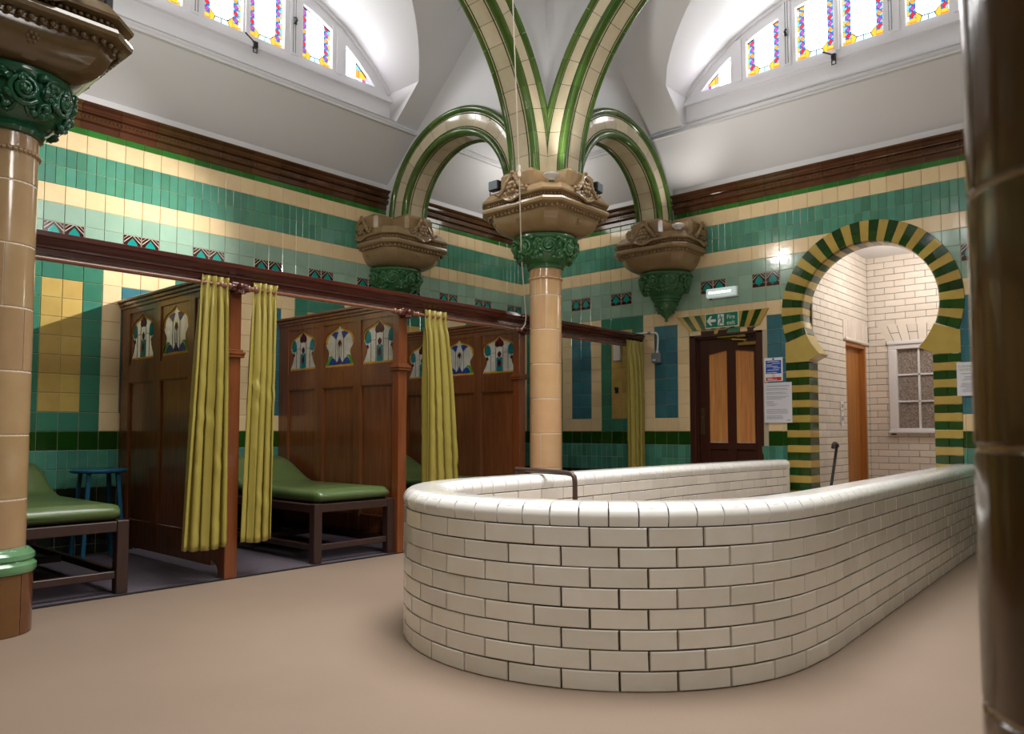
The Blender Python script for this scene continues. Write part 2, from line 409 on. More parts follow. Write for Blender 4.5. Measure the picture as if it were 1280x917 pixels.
def tile_mesh(wd, ht, key):
    k = (round(wd, 4), round(ht, 4), key)
    if k not in _tile_cache:
        mb = heart_mb(wd, ht) if key == 'heart' else tile_mb(wd, ht, key)
        _tile_cache[k] = (mb, mb.data('tile', fix=False))
    return _tile_cache[k]
NAMES = {'cream': 'cream_tile', 'yellow': 'yellow_tile', 'panelgreen': 'green_tile', 'midgreen': 'green_tile', 'darkgreen': 'dark_green_tile',
         'aqua': 'aqua_tile', 'dado': 'dado_tile', 'blue': 'blue_tile', 'skirting': 'skirting_tile', 'edgegreen': 'edging_tile', 'heart': 'heart_tile'}
LIM = {}
def rows():
    out = [(3.438, 0.055, 1, 'edge')]
    for r in range(-7, 16): out.append((1+r*T, T, r, 'row'))
    return out
def colour(i, r):
    k = i % 8; c = {7: 'cream', 0: 'blue', 1: 'blue', 2: 'cream', 3: 'panelgreen', 4: 'yellow', 5: 'yellow', 6: 'panelgreen'}[k]
    if r <= -4: return 'skirting'
    if r < -1: return 'dado'
    if r == -1: return 'darkgreen'
    if r == 0 or r == 8:
        return 'cream' if c in ('cream', 'blue') else 'panelgreen'
    if r < 8: return c
    if r in (9, 10, 11): return 'heart' if (r == 10 and i % 4 in (0, 1)) else 'aqua'
    if r in (12, 15): return 'cream'
    return 'midgreen'
def wall_tiles(parent, fn, rz, u_of, i0, i1, umax, hole, recolour=None, corbel=None):
    cand = []
    for z0, h, r, kind in rows():
        half = kind == 'row' and (r in (13, 14, -2, -3))
        zz0, zz1 = max(z0, 0.0), z0+h
        if zz1 < 0.03: continue
        for i in range(i0, i1):
            ua, ub = u_of(i+1), min(u_of(i), umax)
            if ub-ua < 0.012: continue
            spans = [(ua, ub)]
            if half:
                off = 0.0 if r in (13, -2) else (ub-ua)*0.18
                mid = (ua+ub)/2
                spans = [(ua, mid), (mid, ub)] if ub-ua > 0.1 else spans
            for a, b in spans:
                key = 'edgegreen' if kind == 'edge' else colour(i, r)
                if recolour and kind != 'edge': key = recolour(i, r, key)
                poly = hole(a, b, zz0, zz1)
                if poly is None: continue
                P = fn((a+b)/2, (zz0+zz1)/2, 0)
                q = proj(P); size = 0
                if q and inframe(P, 5) and poly == 'full' and r > -5:
                    c1 = proj(fn(a, zz0, 0)); c2 = proj(fn(b, zz1, 0))
                    size = min(abs(c1[0]-c2[0]), abs(c1[1]-c2[1])*1.0)
                cand.append((size, a, b, zz0, zz1, key, poly))
    cand.sort(key=lambda c: -c[0]); cnt = {}; rest = MB()
    for size, a, b, z0, z1, key, poly in cand:
        P = Vector(fn((a+b)/2, (z0+z1)/2, 0)); nm = NAMES[key]
        tl = (R_.uniform(-.006, .006), R_.uniform(-.006, .006))
        if poly == 'full':
            mb, me = tile_mesh(b-a, z1-z0, key)
            if size >= 9.0 and cnt.get(nm, 0) < 280:
                cnt[nm] = cnt.get(nm, 0)+1
                link(nm, me, parent, P, (tl[0], 0, rz+tl[1]))
            else:
                rest.merge(mb, Matrix.Translation(P) @ Matrix.Rotation(rz+tl[1], 4, 'Z') @ Matrix.Rotation(tl[0], 4, 'X'))
        else:
            if key == 'heart': key = 'aqua'
            pl = inset(poly, 0.002); rest.prism(pl, 0.0, 0.012, lambda u, v, d: fn(u, v, d), key)
    tag(rest.build('small_tiles', parent, fix=False), kind='stuff')
wall_tiles(WL, fA, 0.0, lambda i: DR-i*T, 0, 47, DR, lambda a, b, z0, z1: 'full')
PB = 0.1513
def holeB(a, b, z0, z1):
    um, zm = (a+b)/2, (z0+z1)/2
    if 3.41 < um < 4.263 and zm < 2.12: return None
    if JR < um < JL and zm < 1.95: return None if (b < JL+0.02 and a > JR-0.02) else cutj(a, b, z0, z1)
    if zm < 1.95: return cutj(a, b, z0, z1)
    d = math.hypot(um-ARC_B, zm-ARC_Z); R = ARC_RO-0.03
    cs = [math.hypot(x-ARC_B, y-ARC_Z) for x, y in ((a, z0), (b, z0), (a, z1), (b, z1))]
    if max(cs) < R: return None
    if min(cs) > R and d > R: return 'full'
    nx, ny = (um-ARC_B)/d, (zm-ARC_Z)/d
    if d > ARC_RO+.02 and abs(zm-(1+10.5*T)) < .03: return 'full'
    p = clip_poly([(a, z0), (b, z0), (b, z1), (a, z1)], nx, ny, nx*ARC_B+ny*ARC_Z+R)
    return p if len(p) > 2 else None
def cutj(a, b, z0, z1):
    if a < JL < b and a < 3.0 < JL or (a < JL-1e-4 < b and b > 2.5):
        return [(JL-0.02, z0), (b, z0), (b, z1), (JL-0.02, z1)]
    if a < JR < b and b < 2.5: return [(a, z0), (JR+0.02, z0), (JR+0.02, z1), (a, z1)]
    if JR < (a+b)/2 < JL: return None
    return 'full'
def recB(i, r, key):
    if 0 <= r <= 8 and 7 <= i < 24:
        if r == 8: return 'cream'
        if i in (10, 11, 16): return 'cream'
        if i in (17, 18): return 'blue' if r else 'cream'
    if 0 <= r <= 8 and i >= 24:
        if r in (0, 8): return 'cream'
        return 'blue'
    return key
wall_tiles(WR, fB, -PI/2, lambda i: 5.927-i*PB, -6, 33, DL, holeB, recB)

# cornice (brown moulded tile) on both walls
CP = [(0, 3.49), (.012, 3.49), (.02, 3.50), (.02, 3.545), (.05, 3.553), (.055, 3.565), (.05, 3.60), (.034, 3.605), (.034, 3.612), (.066, 3.618), (.072, 3.628), (.064, 3.640), (.052, 3.645), (.056, 3.668), (.084, 3.686), (.09, 3.70), (0, 3.70)]
def cornice(n, fn, u0, u1):
    root = MB(); root.prism([(u0, 3.49), (u1, 3.49), (u1, 3.69), (u0, 3.69)], -.02, .004, fn, 'grout')
    r = tag(root.build('trim_%d' % n), kind='structure')
    L_ = 0.305; k = int((u1-u0)/L_)+1
    ub = MB()
    for i in range(k):
        a = u0+i*L_; b = min(a+L_-0.003, u1)
        if b-a < .02: continue
        mb = MB(); m = len(CP)
        vv = [fn(a, z, d) for d, z in CP]+[fn(b, z, d) for d, z in CP]
        mb.mesh(vv, [tuple(range(m)), tuple(range(2*m-1, m-1, -1))]+[(j, j+m, (j+1) % m+m, (j+1) % m) for j in range(m)], 'cornice')
        P = fn((a+b)/2, 3.6, 0)
        (mb.build('cornice_tile', r, smooth=0.5) if inframe(P, 40) else ub.merge(mb))
    if ub.v: tag(ub.build('cornice_run', r, smooth=0.5), kind='stuff')
    rope = MB(); nn = int((u1-u0)/0.032)
    for i in range(nn):
        P = fn(u0+(i+.5)*0.032, 3.582, .05)
        if inframe(P, 30): rope.ball(P, .011, 'cornice', 6, 4)
    tag(rope.build('rope_moulding', r, smooth=1.2), kind='stuff')
cornice(1, fA, 0.75, DR); cornice(2, fB, 0.9, DL)

# other walls of the hall, beyond the frame
mb = MB(); mb.box(-1.3, -1.12, -2.4, DL, 0, 3.75, 'banded'); tag(mb.build('wall_back'), kind='structure')
mb = MB(); mb.box(-1.3, DR, -2.4, -2.2, 0, 3.75, 'banded'); tag(mb.build('wall_front'), kind='structure')

# ------------------------------------------------------------------ vaulted ceiling
AX, AY = 5.54, 4.51                 # axis of the far column
def ceiling():
    mb = MB()
    def lean(fn, u0, u1):
        pr = [(.02, 3.69), (.02, 3.78), (.06, 3.80), (.47, 4.19), (.50, 4.215), (.54, 4.215), (.54, 4.235), (.50, 4.24), (.515, 4.262), (.515, 4.285)]
        for (d0, z0), (d1, z1) in zip(pr, pr[1:]): mb.face([fn(u0, z0, d0), fn(u1, z0, d0), fn(u1, z1, d1), fn(u0, z1, d1)], 'plaster')
    def dormer(fn, u0, u1, uc, hw, wd, R, zc, zf):
        """sloping ceiling with a barrel that runs out to the lunette; wd = depth of window plane"""
        sl = lambda z: 0.53+(z-4.27)/0.93        # inward distance of the slope at height z
        top = 6.0
        curve = [(uc-hw, 4.285), (uc-hw, zf)]
        n = 28; a0 = math.asin(hw/R)
        for i in range(1, n): a = -a0+2*a0*i/n; curve.append((uc+R*math.sin(a), zc+R*math.cos(a)))
        curve += [(uc+hw, zf), (uc+hw, 4.285)]
        S = lambda u, z: fn(u, z, sl(z))
        mb.face([S(u0, 4.27), S(uc-hw, 4.27), S(uc-hw, top), S(u0, top)], 'plaster')
        mb.face([S(uc+hw, 4.27), S(u1, 4.27), S(u1, top), S(uc+hw, top)], 'plaster')
        for (ua, za), (ub, zb) in zip(curve, curve[1:]):
            if ub-ua > 1e-5: mb.face([S(ua, za), S(ub, zb), S(ub, top), S(ua, top)], 'plaster')
            mb.face([S(ua, za), S(ub, zb), fn(ub, zb, wd-.12), fn(ua, za, wd-.12)], 'plaster')
        mb.face([fn(uc-hw, 4.285, .54), fn(uc+hw, 4.285, .54), fn(uc+hw, 4.285, wd-.12), fn(uc-hw, 4.285, wd-.12)], 'plaster')
    lean(fA, -1.12, DR); lean(fB, -2.2, DL)
    dormer(fA, -1.12, AX, 3.50, 1.667, 0.436, 2.165, 3.228, 4.61)
    dormer(fB, -2.2, AY, 2.42, 1.60, 0.467, 2.165, 3.168, 4.60)
    # the two sides behind the camera
    lean(fC, -2.2, DL); lean(fD, -1.12, DR)
    dormer(fC, -2.2, DL, 2.42, 1.60, 0.467, 2.165, 3.168, 4.60); dormer(fD, -1.12, DR, 3.50, 1.667, 0.436, 2.165, 3.228, 4.61)
    mb.box(-1.3, DR+.3, -2.4, DL+.3, 6.05, 6.15, 'plaster')
    # corner bay
    mb.face([(AX, AY, 4.75), (DR, AY, 4.75), (DR, DL, 4.75), (AX, DL, 4.75)], 'plaster')
    mb.face([fA(AX, 4.28, .515), fA(DR, 4.28, .515), fA(DR, 4.75, .515), fA(AX, 4.75, .515)], 'plaster')
    mb.face([fB(AY, 4.28, .515), fB(DL, 4.28, .515), fB(DL, 4.75, .515), fB(AY, 4.75, .515)], 'plaster')
    # walls over the four arches
    def spandrel(fn, c, zc, r, lo, hi, top):
        n = 40; th = .07
        P = []
        for i in range(n+1):
            u = lo+(hi-lo)*i/n; x = abs(u-c); z = zc+math.sqrt(max(r*r-x*x, 0)) if x < r else zc
            P.append((u, z))
        for (ua, za), (ub, zb) in zip(P, P[1:]):
            for s in (-th, th): mb.face([fn(ua, za, s), fn(ub, zb, s), fn(ub, top, s), fn(ua, top, s)], 'plaster')
            mb.face([fn(ua, za, -th), fn(ub, zb, -th), fn(ub, zb, th), fn(ua, za, th)], 'plaster')
    fx = lambda u, z, s: (AX+s, u, z); fy = lambda u, z, s: (u, AY+s, z)
    spandrel(fx, 5.615, 3.30, 0.96, AY, DL, 6.05); spandrel(fy, 6.63, 3.30, 0.96, AX, DR, 6.05)
    spandrel(fy, 3.35, 3.30, 2.10, 1.10, AX, 6.05); spandrel(fx, 2.31, 3.30, 2.10, 0.06, AY, 6.05)
    tag(mb.build('ceiling', smooth=0.4), kind='structure')
ceiling()

# ------------------------------------------------------------------ lunette windows
def lunette(n, fn, uc, wd, lights, R, zc, hw, zf, Rg, zcg, mull):
    fr = MB()
    Z0 = 4.575
    def plank(poly, d0, d1): fr.prism(poly, d0, d1, fn, 'whitewood')
    # outer arched ring
    a0 = math.asin(min(1, hw/R)); k = 28; ri = Rg+0.004
    for i in range(k):
        a, b = -a0+2*a0*i/k, -a0+2*a0*(i+1)/k
        pa = (uc+R*math.sin(a), zc+R*math.cos(a)); pb = (uc+R*math.sin(b), zc+R*math.cos(b))
        za = zcg+math.sqrt(max(ri*ri-(pa[0]-uc)**2, 0)) if abs(pa[0]-uc) < ri else Z0; zb = zcg+math.sqrt(max(ri*ri-(pb[0]-uc)**2, 0)) if abs(pb[0]-uc) < ri else Z0
        plank([(pa[0], max(min(za, pa[1]-.01), Z0)), (pb[0], max(min(zb, pb[1]-.01), Z0)), (pb[0], max(pb[1], Z0+.005)), (pa[0], max(pa[1], Z0+.005))], wd-.08, wd-.01)
        plank([(uc+(R-.03)*math.sin(a), zc+(R-.03)*math.cos(a)), (uc+(R-.03)*math.sin(b), zc+(R-.03)*math.cos(b)), pb, pa], wd-.03, wd+.015)
    plank([(uc-hw, 4.29), (uc+hw, 4.29), (uc+hw, 4.575), (uc-hw, 4.575)], wd-.05, wd)      # sill board
    plank([(uc-hw, 4.50), (uc+hw, 4.50), (uc+hw, 4.535), (uc-hw, 4.535)], wd, wd+.045)
    plank([(uc-hw, 4.535), (uc+hw, 4.535), (uc+hw, 4.555), (uc-hw, 4.555)], wd, wd+.03)
    plank([(uc-hw, 4.575), (uc+hw, 4.575), (uc+hw, 4.622), (uc-hw, 4.622)], wd-.06, wd-.005)
    root = tag(fr.build('window_%d' % n, fix=False), kind='structure')
    for a, b in mull:
        mb = MB(); xm = max(abs(a-uc), abs(b-uc)); zt = zc+math.sqrt(R*R-min(xm, hw)**2)-.01
        mb.prism([(a, 4.60), (b, 4.60), (b, zt), (a, zt)], wd-.07, wd-.004, fn, 'whitewood')
        m = (a+b)/2; e = (b-a)*.22
        mb.prism([(m-e, 4.60), (m+e, 4.60), (m+e, zt), (m-e, zt)], wd-.02, wd+.012, fn, 'whitewood')
        mb.build('mullion', root, fix=False)
    for (a, b, kind) in lights:
        mb = MB(); base = []
        # convex outline of the light, with the arched head
        top = [(b-(b-a)*i/8, 0) for i in range(9)]
        arc = [(u, max(4.623, zcg+math.sqrt(max(Rg*Rg-(u-uc)**2, 0)))) for u, _ in top]
        out = [(a, 4.622), (b, 4.622)]+arc
        mb.prism([(u, z) for u, z in out], wd-.062, wd-.058, fn, 'lead')
        def piece(poly, key, d=0.0035):
            p = poly
            for i in range(len(out)):
                (x0, y0), (x1, y1) = out[i], out[(i+1) % len(out)]; nx, ny = -(y1-y0), x1-x0
                if math.hypot(nx, ny) < 1e-6: continue
                p = clip_poly(p, nx, ny, nx*x0+ny*y0)
                if len(p) < 3: return
            ar = abs(sum(p[i][0]*p[(i+1) % len(p)][1]-p[(i+1) % len(p)][0]*p[i][1] for i in range(len(p))))/2
            if ar < 2e-5: return
            mb.face([fn(u, z, wd-.056) for u, z in inset(p, d)], key)
        sp = 0.055; ed = 0.018; zb0 = 4.622
        def border(x0, flip):
            z = zb0+.075; j = 0; cols = ['orange', 'purple', 'red', 'purple', 'orange', 'purple', 'red', 'purple', 'orange', 'gold']
            while z < 5.5:
                x1 = x0+sp; xm = (x0+x1)/2; h = .062; zm = z+h/2
                piece([(xm, z), (x1, zm), (xm, z+h), (x0, zm)], 'l_'+cols[(j+n) % 10])
                for tri, c in (([(x0, z), (xm, z), (x0, zm)], 'sky'), ([(xm, z), (x1, z), (x1, zm)], 'blue'), ([(x0, zm), (xm, z+h), (x0, z+h)], 'blue'), ([(x1, zm), (x1, z+h), (xm, z+h)], 'sky')): piece(tri, 'l_'+c, .002)
                z += h; j += 1
        def edge(x0, x1):
            z = zb0; j = 0
            while z < 5.5: piece([(x0, z), (x1, z), (x1, z+.05), (x0, z+.05)], 'l_'+('gold', 'pale', 'gold', 'sky')[j % 4], .0015); z += .052; j += 1
        if kind == 'full':
            edge(a, a+ed); edge(b-ed, b); border(a+ed, 0); border(b-ed-sp, 1)
            x0, x1 = a+ed+sp, b-ed-sp; xm = (x0+x1)/2
            piece([(x0+.03, zb0+.02), (xm, zb0+.02), (xm, zb0+.07), (x0+.05, zb0+.07)], 'l_pale'); piece([(xm, zb0+.02), (x1-.03, zb0+.02), (x1-.05, zb0+.07), (xm, zb0+.07)], 'l_pale')
            piece([(x0, zb0), (x1, zb0), (x1, zb0+.018), (x0, zb0+.018)], 'l_sky', .001)
            for xa, xb, s in ((a+ed, x0, 1), (x1, b-ed, -1)):
                piece([(xa, zb0), (xb, zb0), (xb, zb0+.036), (xa, zb0+.036)], 'l_orange', .001); piece([(xa, zb0+.038), (xb, zb0+.038), (xb, zb0+.073), (xa, zb0+.073)], 'l_gold', .001)
            piece([(x0, zb0+.02), (x0+.028, zb0+.02), (x0+.048, zb0+.07), (x0, zb0+.12)], 'l_gold', .002); piece([(x1, zb0+.02), (x1, zb0+.12), (x1-.048, zb0+.07), (x1-.028, zb0+.02)], 'l_gold', .002)
            piece([(x0, zb0+.125), (x0+.05, zb0+.075), (x1-.05, zb0+.075), (x1, zb0+.125), (x1, 5.6), (x0, 5.6)], 'l_white')
        else:
            s = 1 if kind == 'right' else -1; q = a if s > 0 else b      # tall side
            piece([(q, zb0), (q+s*.16, zb0), (q+s*.16, 5.2), (q, 5.2)] if s > 0 else [(q+s*.16, zb0), (q, zb0), (q, 5.2), (q+s*.16, 5.2)], 'l_white')
            for j, (c, x0_, x1_, z0_, z1_) in enumerate((('pale', .162, .20, 0, .05), ('orange', .162, .20, .052, .13), ('white', .202, .24, 0, .05), ('purple', .202, .30, .0, .05), ('sky', .162, .30, .132, .3), ('gold', .202, .3, .052, .13))):
                xs = sorted((q+s*x0_, q+s*x1_)); piece([(xs[0], zb0+z0_), (xs[1], zb0+z0_), (xs[1], zb0+z1_), (xs[0], zb0+z1_)], 'l_'+c, .001)
        # dark lead line following the curved head
        for (x0, z0_), (x1, z1_) in zip(arc, arc[1:]): mb.tube([fn(x0, z0_, wd-.054), fn(x1, z1_, wd-.054)], .006, 'lead', 4)
        p = mb.build('pane', root, fix=False); p['label'] = 'backlit stained glass light with lozenge border'
    for u, zr in ROD[n]:
        mb = MB(); mb.tube([fn(u-.012, 4.62, wd+.012), fn(u-.012, zr, wd+.012)], .004, 'grey', 6); mb.tube([fn(u+.012, 4.62, wd+.012), fn(u+.012, zr, wd+.012)], .004, 'grey', 6)
        zz = 4.93; mb.tube([fn(u, zz-.03, wd+.022), fn(u, zz+.03, wd+.022)], .018, 'black', 8); mb.ball(fn(u, zz, wd+.035), .02, 'black')
        mb.build('opening_rod', root)
ROD = {4: [], 5: [], 1: [(3.985, 5.29), (3.02, 5.29)], 2: [(2.90, 5.25), (1.95, 5.25)]}
lunette(1, fA, 3.50, .436, [(3.10, 3.463, 'full'), (3.534, 3.89, 'full'), (4.088, 4.43, 'full'), (2.57, 2.905, 'full'), (4.597, 4.885, 'right'), (2.115, 2.403, 'left')],
        2.165, 3.228, 1.667, 4.61, 2.055, 3.19, [(3.463, 3.534), (3.89, 4.088), (2.905, 3.10), (4.43, 4.597), (2.403, 2.57)])
lunette(2, fB, 2.42, .467, [(2.455, 2.815, 'full'), (2.014, 2.382, 'full'), (2.985, 3.33, 'full'), (1.48, 1.826, 'full'), (3.50, 3.778, 'right'), (1.06, 1.34, 'left')],
        2.165, 3.168, 1.60, 4.60, 2.045, 3.155, [(2.382, 2.455), (2.815, 2.985), (1.826, 2.014), (3.33, 3.50), (1.34, 1.48)])
lunette(5, fD, 3.50, .436, [(3.10, 3.463, 'full'), (3.534, 3.89, 'full'), (4.088, 4.43, 'full'), (2.57, 2.905, 'full'), (4.597, 4.885, 'right'), (2.115, 2.403, 'left')],
        2.165, 3.228, 1.667, 4.61, 2.055, 3.19, [(3.463, 3.534), (3.89, 4.088), (2.905, 3.10), (4.43, 4.597), (2.403, 2.57)])
lunette(4, fC, 2.42, .467, [(2.455, 2.815, 'full'), (2.014, 2.382, 'full'), (2.985, 3.33, 'full'), (1.48, 1.826, 'full'), (3.50, 3.778, 'right'), (1.06, 1.34, 'left')],
        2.165, 3.168, 1.60, 4.60, 2.045, 3.155, [(2.382, 2.455), (2.815, 2.985), (1.826, 2.014), (3.33, 3.50), (1.34, 1.48)])
def winder(loc, dirn, label):
    mb = MB(); x, y, z = loc; dx, dy = dirn
    mb.box(x-.02, x+.02, y-.02, y+.02, z-.06, z+.0, 'black', .004); mb.tube([(x, y, z-.01), (x-dx*.10, y-dy*.10, z+.05)], .008, 'black', 6)
    mb.tube([(x-.018*abs(dx), y-.018*abs(dy), z-.06), (x-.018*abs(dx), y-.018*abs(dy), z-.10), (x+.018*abs(dx), y+.018*abs(dy), z-.10), (x+.018*abs(dx), y+.018*abs(dy), z-.06)], .006, 'black', 6)
    return tag(mb.build('window_winder'), label, 'window catch')
winder((3.56, DL-.48, 4.55), (1, 0), 'black window catch on the sill of the left lunette window')
winder((DR-.515, 2.44, 4.55), (0, -1), 'black window catch on the sill of the right lunette window')

# ------------------------------------------------------------------ columns, capitals, corbels
def rosette(r, key):
    mb = MB(); mb.ball((0, 0, 0), r*.3, key, 8, 5, (1, 1, .8))
    for i in range(6):
        a = 2*PI*i/6; mb.ball((r*.62*math.cos(a), r*.62*math.sin(a), -r*.1), r*.36, key, 8, 5, (1, 1, .5))
    mb.lathe([(r*.9, -r*.3), (r*.95, -r*.2), (r*.6, -r*.12)], key, 12)
    return mb
def place(mb, src, pos, nrm, spin=0):
    q = Vector(nrm).to_track_quat('Z', 'Y').to_matrix().to_4x4()
    mb.merge(src, Matrix.Translation(pos) @ q @ Matrix.Rotation(spin, 4, 'Z'))
BELL = [(.150, 2.500), (.168, 2.503), (.178, 2.520), (.170, 2.542), (.188, 2.550), (.226, 2.575), (.254, 2.61), (.270, 2.65), (.278, 2.70), (.279, 2.742), (.290, 2.75), (.300, 2.77), (.295, 2.79), (.25, 2.80)]
def bell_r(z):
    for (r0, z0), (r1, z1) in zip(BELL, BELL[1:]):
        if z0 <= z <= z1: return r0+(r1-r0)*(z-z0)/max(z1-z0, 1e-6)
    return .27
def scrollwork():
    mb = MB(); K = 'capgreen'
    def P(th, z, off=.006): r = bell_r(z)+off; return (r*math.cos(th), r*math.sin(th), z)
    n = 8
    for i in range(n):
        t0 = 2*PI*i/n; s = 1 if i % 2 else -1
        for (dz, dt, R0, turns, rr) in ((2.675, 0, .072, 2.1, .0125), (2.605, .40, .036, 1.5, .009), (2.725, .42, .026, 1.3, .008)):
            pts = []
            for k in range(28):
                q = k/27; ang = s*(2*PI*turns*q+.6); rad = R0*(1-.80*q); z = max(2.552, min(2.748, dz+rad*math.sin(ang)))
                pts.append(P(t0+dt+rad*math.cos(ang)/bell_r(dz), z, .010+.016*q))
            mb.tube(pts, rr, K, 7, rf=lambda q: 1.2-.45*q)
            mb.ball(pts[-1], rr*1.8, K, 8, 5)
        pts = [P(t0-.1+q*.95, 2.64+.07*math.sin(q*2*PI*s+.5), .008) for q in [k/16 for k in range(17)]]
        mb.tube(pts, .011, K, 6)
        for (lt, lz, an, ln) in ((.20, 2.735, .6, .05), (.56, 2.70, 2.2, .06), (.14, 2.585, -.4, .05), (.60, 2.60, 3.6, .06), (.34, 2.655, 1.6, .06), (.70, 2.735, 5.0, .05), (.30, 2.57, .3, .05), (.48, 2.655, -.9, .05), (.05, 2.735, 3.3, .05), (.72, 2.655, 1.2, .05)):
            pts = [P(t0+lt+math.cos(an)*ln*q/.27, max(2.55, min(2.748, lz+math.sin(an)*ln*q)), .006+.018*math.sin(q*PI)) for q in [k/6 for k in range(7)]]
            mb.tube(pts, .018, K, 6, rf=lambda q: .25+1.0*math.sin(PI*min(1, q*1.05))**.8*(1-.5*q))
        if i % 2 == 0: place(mb, rosette(.042, K), P(t0+.40, 2.68, .022), (math.cos(t0+.40), math.sin(t0+.40), -.3))
        for k in range(5): mb.ball(P(t0+k*2*PI/n/5, 2.742, .004), .009, K, 6, 4)
    return mb
def csq(h, c, n=1):
    """chamfered square outline, half size h, chamfer c"""
    k = h-c; return [(h, -k), (h, k), (k, h), (-k, h), (-h, k), (-h, -k), (-k, -h), (k, -h)]
def ringsweep(mb, prof, c, key):
    vv = []; m = len(prof)
    for h, z in prof: vv += [(x, y, z) for x, y in csq(h, c*h/.44)]
    fs = []
    for j in range(m-1):
        for i in range(8): fs.append((j*8+i, j*8+(i+1) % 8, (j+1)*8+(i+1) % 8, (j+1)*8+i))
    fs += [tuple(range(7, -1, -1)), tuple(range((m-1)*8, m*8))]; mb.mesh(vv, fs, key)
CH = .11
def bowl():
    mb = MB(); n = 96; m = 10; vv = []
    for j in range(m+1):
        t = j/m; g = math.sqrt(1-(1-t)**2); z = 2.795+.19*t
        for i in range(n):
            a = 2*PI*i/n; ca, sa = abs(math.cos(a)), abs(math.sin(a)); h = .400
            sq = min(h/max(ca, 1e-6), h/max(sa, 1e-6), (2*h-CH*.92)/(ca+sa))
            r = .235+(sq-.235)*g; vv.append((r*math.cos(a), r*math.sin(a), z))
    fs = []
    for j in range(m):
        for i in range(n): fs.append((j*n+i, j*n+(i+1) % n, (j+1)*n+(i+1) % n, (j+1)*n+i))
    fs += [tuple(range(n-1, -1, -1)), tuple(range(m*n, (m+1)*n))]; mb.mesh(vv, fs, 'capbrown')
    return mb
def flower(key):
    """gable leaf with a flower, laid on a face that looks along +x; u = y, z up, origin at the face"""
    mb = MB()
    for s in (-1, 1):
        mb.tube([(.01, 0, .125), (.022, s*.03, .10), (.03, s*.062, .05), (.03, s*.10, .0), (.028, s*.125, -.012), (.03, s*.145, .004)], .014, key, 6, rf=lambda q: 1.1-.5*q)
        mb.tube([(.02, s*.02, .13), (.03, s*.045, .085), (.02, s*.09, .03)], .009, key, 6)
        mb.ball((.035, s*.145, .004), .014, key, 8, 5)
        for k in range(4): mb.ball((.03, s*(.05+.025*k), .075-.028*k), .013, key, 6, 4)
        mb.tube([(.02, s*.085, -.03), (.035, s*.05, -.05), (.03, 0, -.065)], .012, key, 6)
    mb.ball((.02, 0, .14), .016, key, 8, 5)
    place(mb, rosette(.05, key), (.04, 0, .03), (1, 0, 0)); 
    for k in range(7): mb.ball((.03, math.cos(PI+PI*k/6)*.055, -.01+math.sin(PI+PI*k/6)*.04), .013, key, 6, 4)
    return mb
SCROLL = scrollwork(); BOWL = bowl(); FLOWER = flower('capbrown'); ROS = rosette(.036, 'capbrown')
def beads(zrow, h, step, r, key, c=CH):
    mb = MB(); pts = csq(h, c*h/.44)
    for i in range(8):
        a, b = Vector(pts[i]), Vector(pts[(i+1) % 8]); L_ = (b-a).length; n = max(1, int(L_/step))
        for k in range(n):
            p = a+(b-a)*((k+.5)/n); mb.ball((p.x, p.y, zrow), r, key, 8, 5)
    return mb
def capital(root, clip=None, faces=(0, 1, 2, 3)):
    def B(mb, name, sm=0.6): return mb.build(name, root, smooth=sm, clip=clip)
    mb = MB(); mb.lathe(BELL, 'capgreen', 48); c = B(mb, 'green_capital')
    mb = MB(); mb.merge(SCROLL); mb.build('scrollwork', c, smooth=1.0, clip=clip)
    mb = MB(); mb.merge(BOWL); bw = B(mb, 'bowl', 0.35)
    for i in faces:
        a = i*PI/2; mb = MB(); place(mb, ROS, (.382*math.cos(a), .382*math.sin(a), 2.895), (math.cos(a), math.sin(a), -.55))
        mb.build('rosette', bw, smooth=1.0)
    mb = MB(); ringsweep(mb, [(0.3956, 2.962), (0.4093, 2.966), (0.4136, 2.985), (0.4536, 2.988), (0.4716, 3.0), (0.4769, 3.02), (0.4705, 3.04), (0.4473, 3.052), (0.4241, 3.058), (0.422, 3.08), (0.4536, 3.085), (0.4748, 3.092), (0.4779, 3.108), (0.4241, 3.178), (0.4009, 3.182)], CH, 'capbrown')
    ab = B(mb, 'abacus', 0.45)
    mb = beads(2.974, .430, .046, .0155, 'capbrown'); mb.merge(beads(3.070, .439, .030, .0125, 'capbrown')); tag(mb.build('bead_moulding', ab, smooth=1.0, clip=clip), kind='stuff')
    for i in faces:
        a = i*PI/2; mb = MB(); mb.merge(FLOWER, Matrix.Rotation(a, 4, 'Z') @ Matrix.Translation((.443, 0, 3.14)) @ Matrix.Scale(1.25, 4))
        mb.build('leaf_ornament', root, smooth=1.0, clip=clip)
def impost(root, arms, clip=None):
    for (dx, dy) in arms:
        mb = MB(); e = .435; h = .20
        if dx: mb.box(min(0, dx*e), max(0, dx*e), -h, h, 3.15, 3.345, 'capbrown', .035)
        else: mb.box(-h, h, min(0, dy*e), max(0, dy*e), 3.15, 3.345, 'capbrown', .035)
        mb.build('impost_block', root, clip=clip)
DRUM = .318
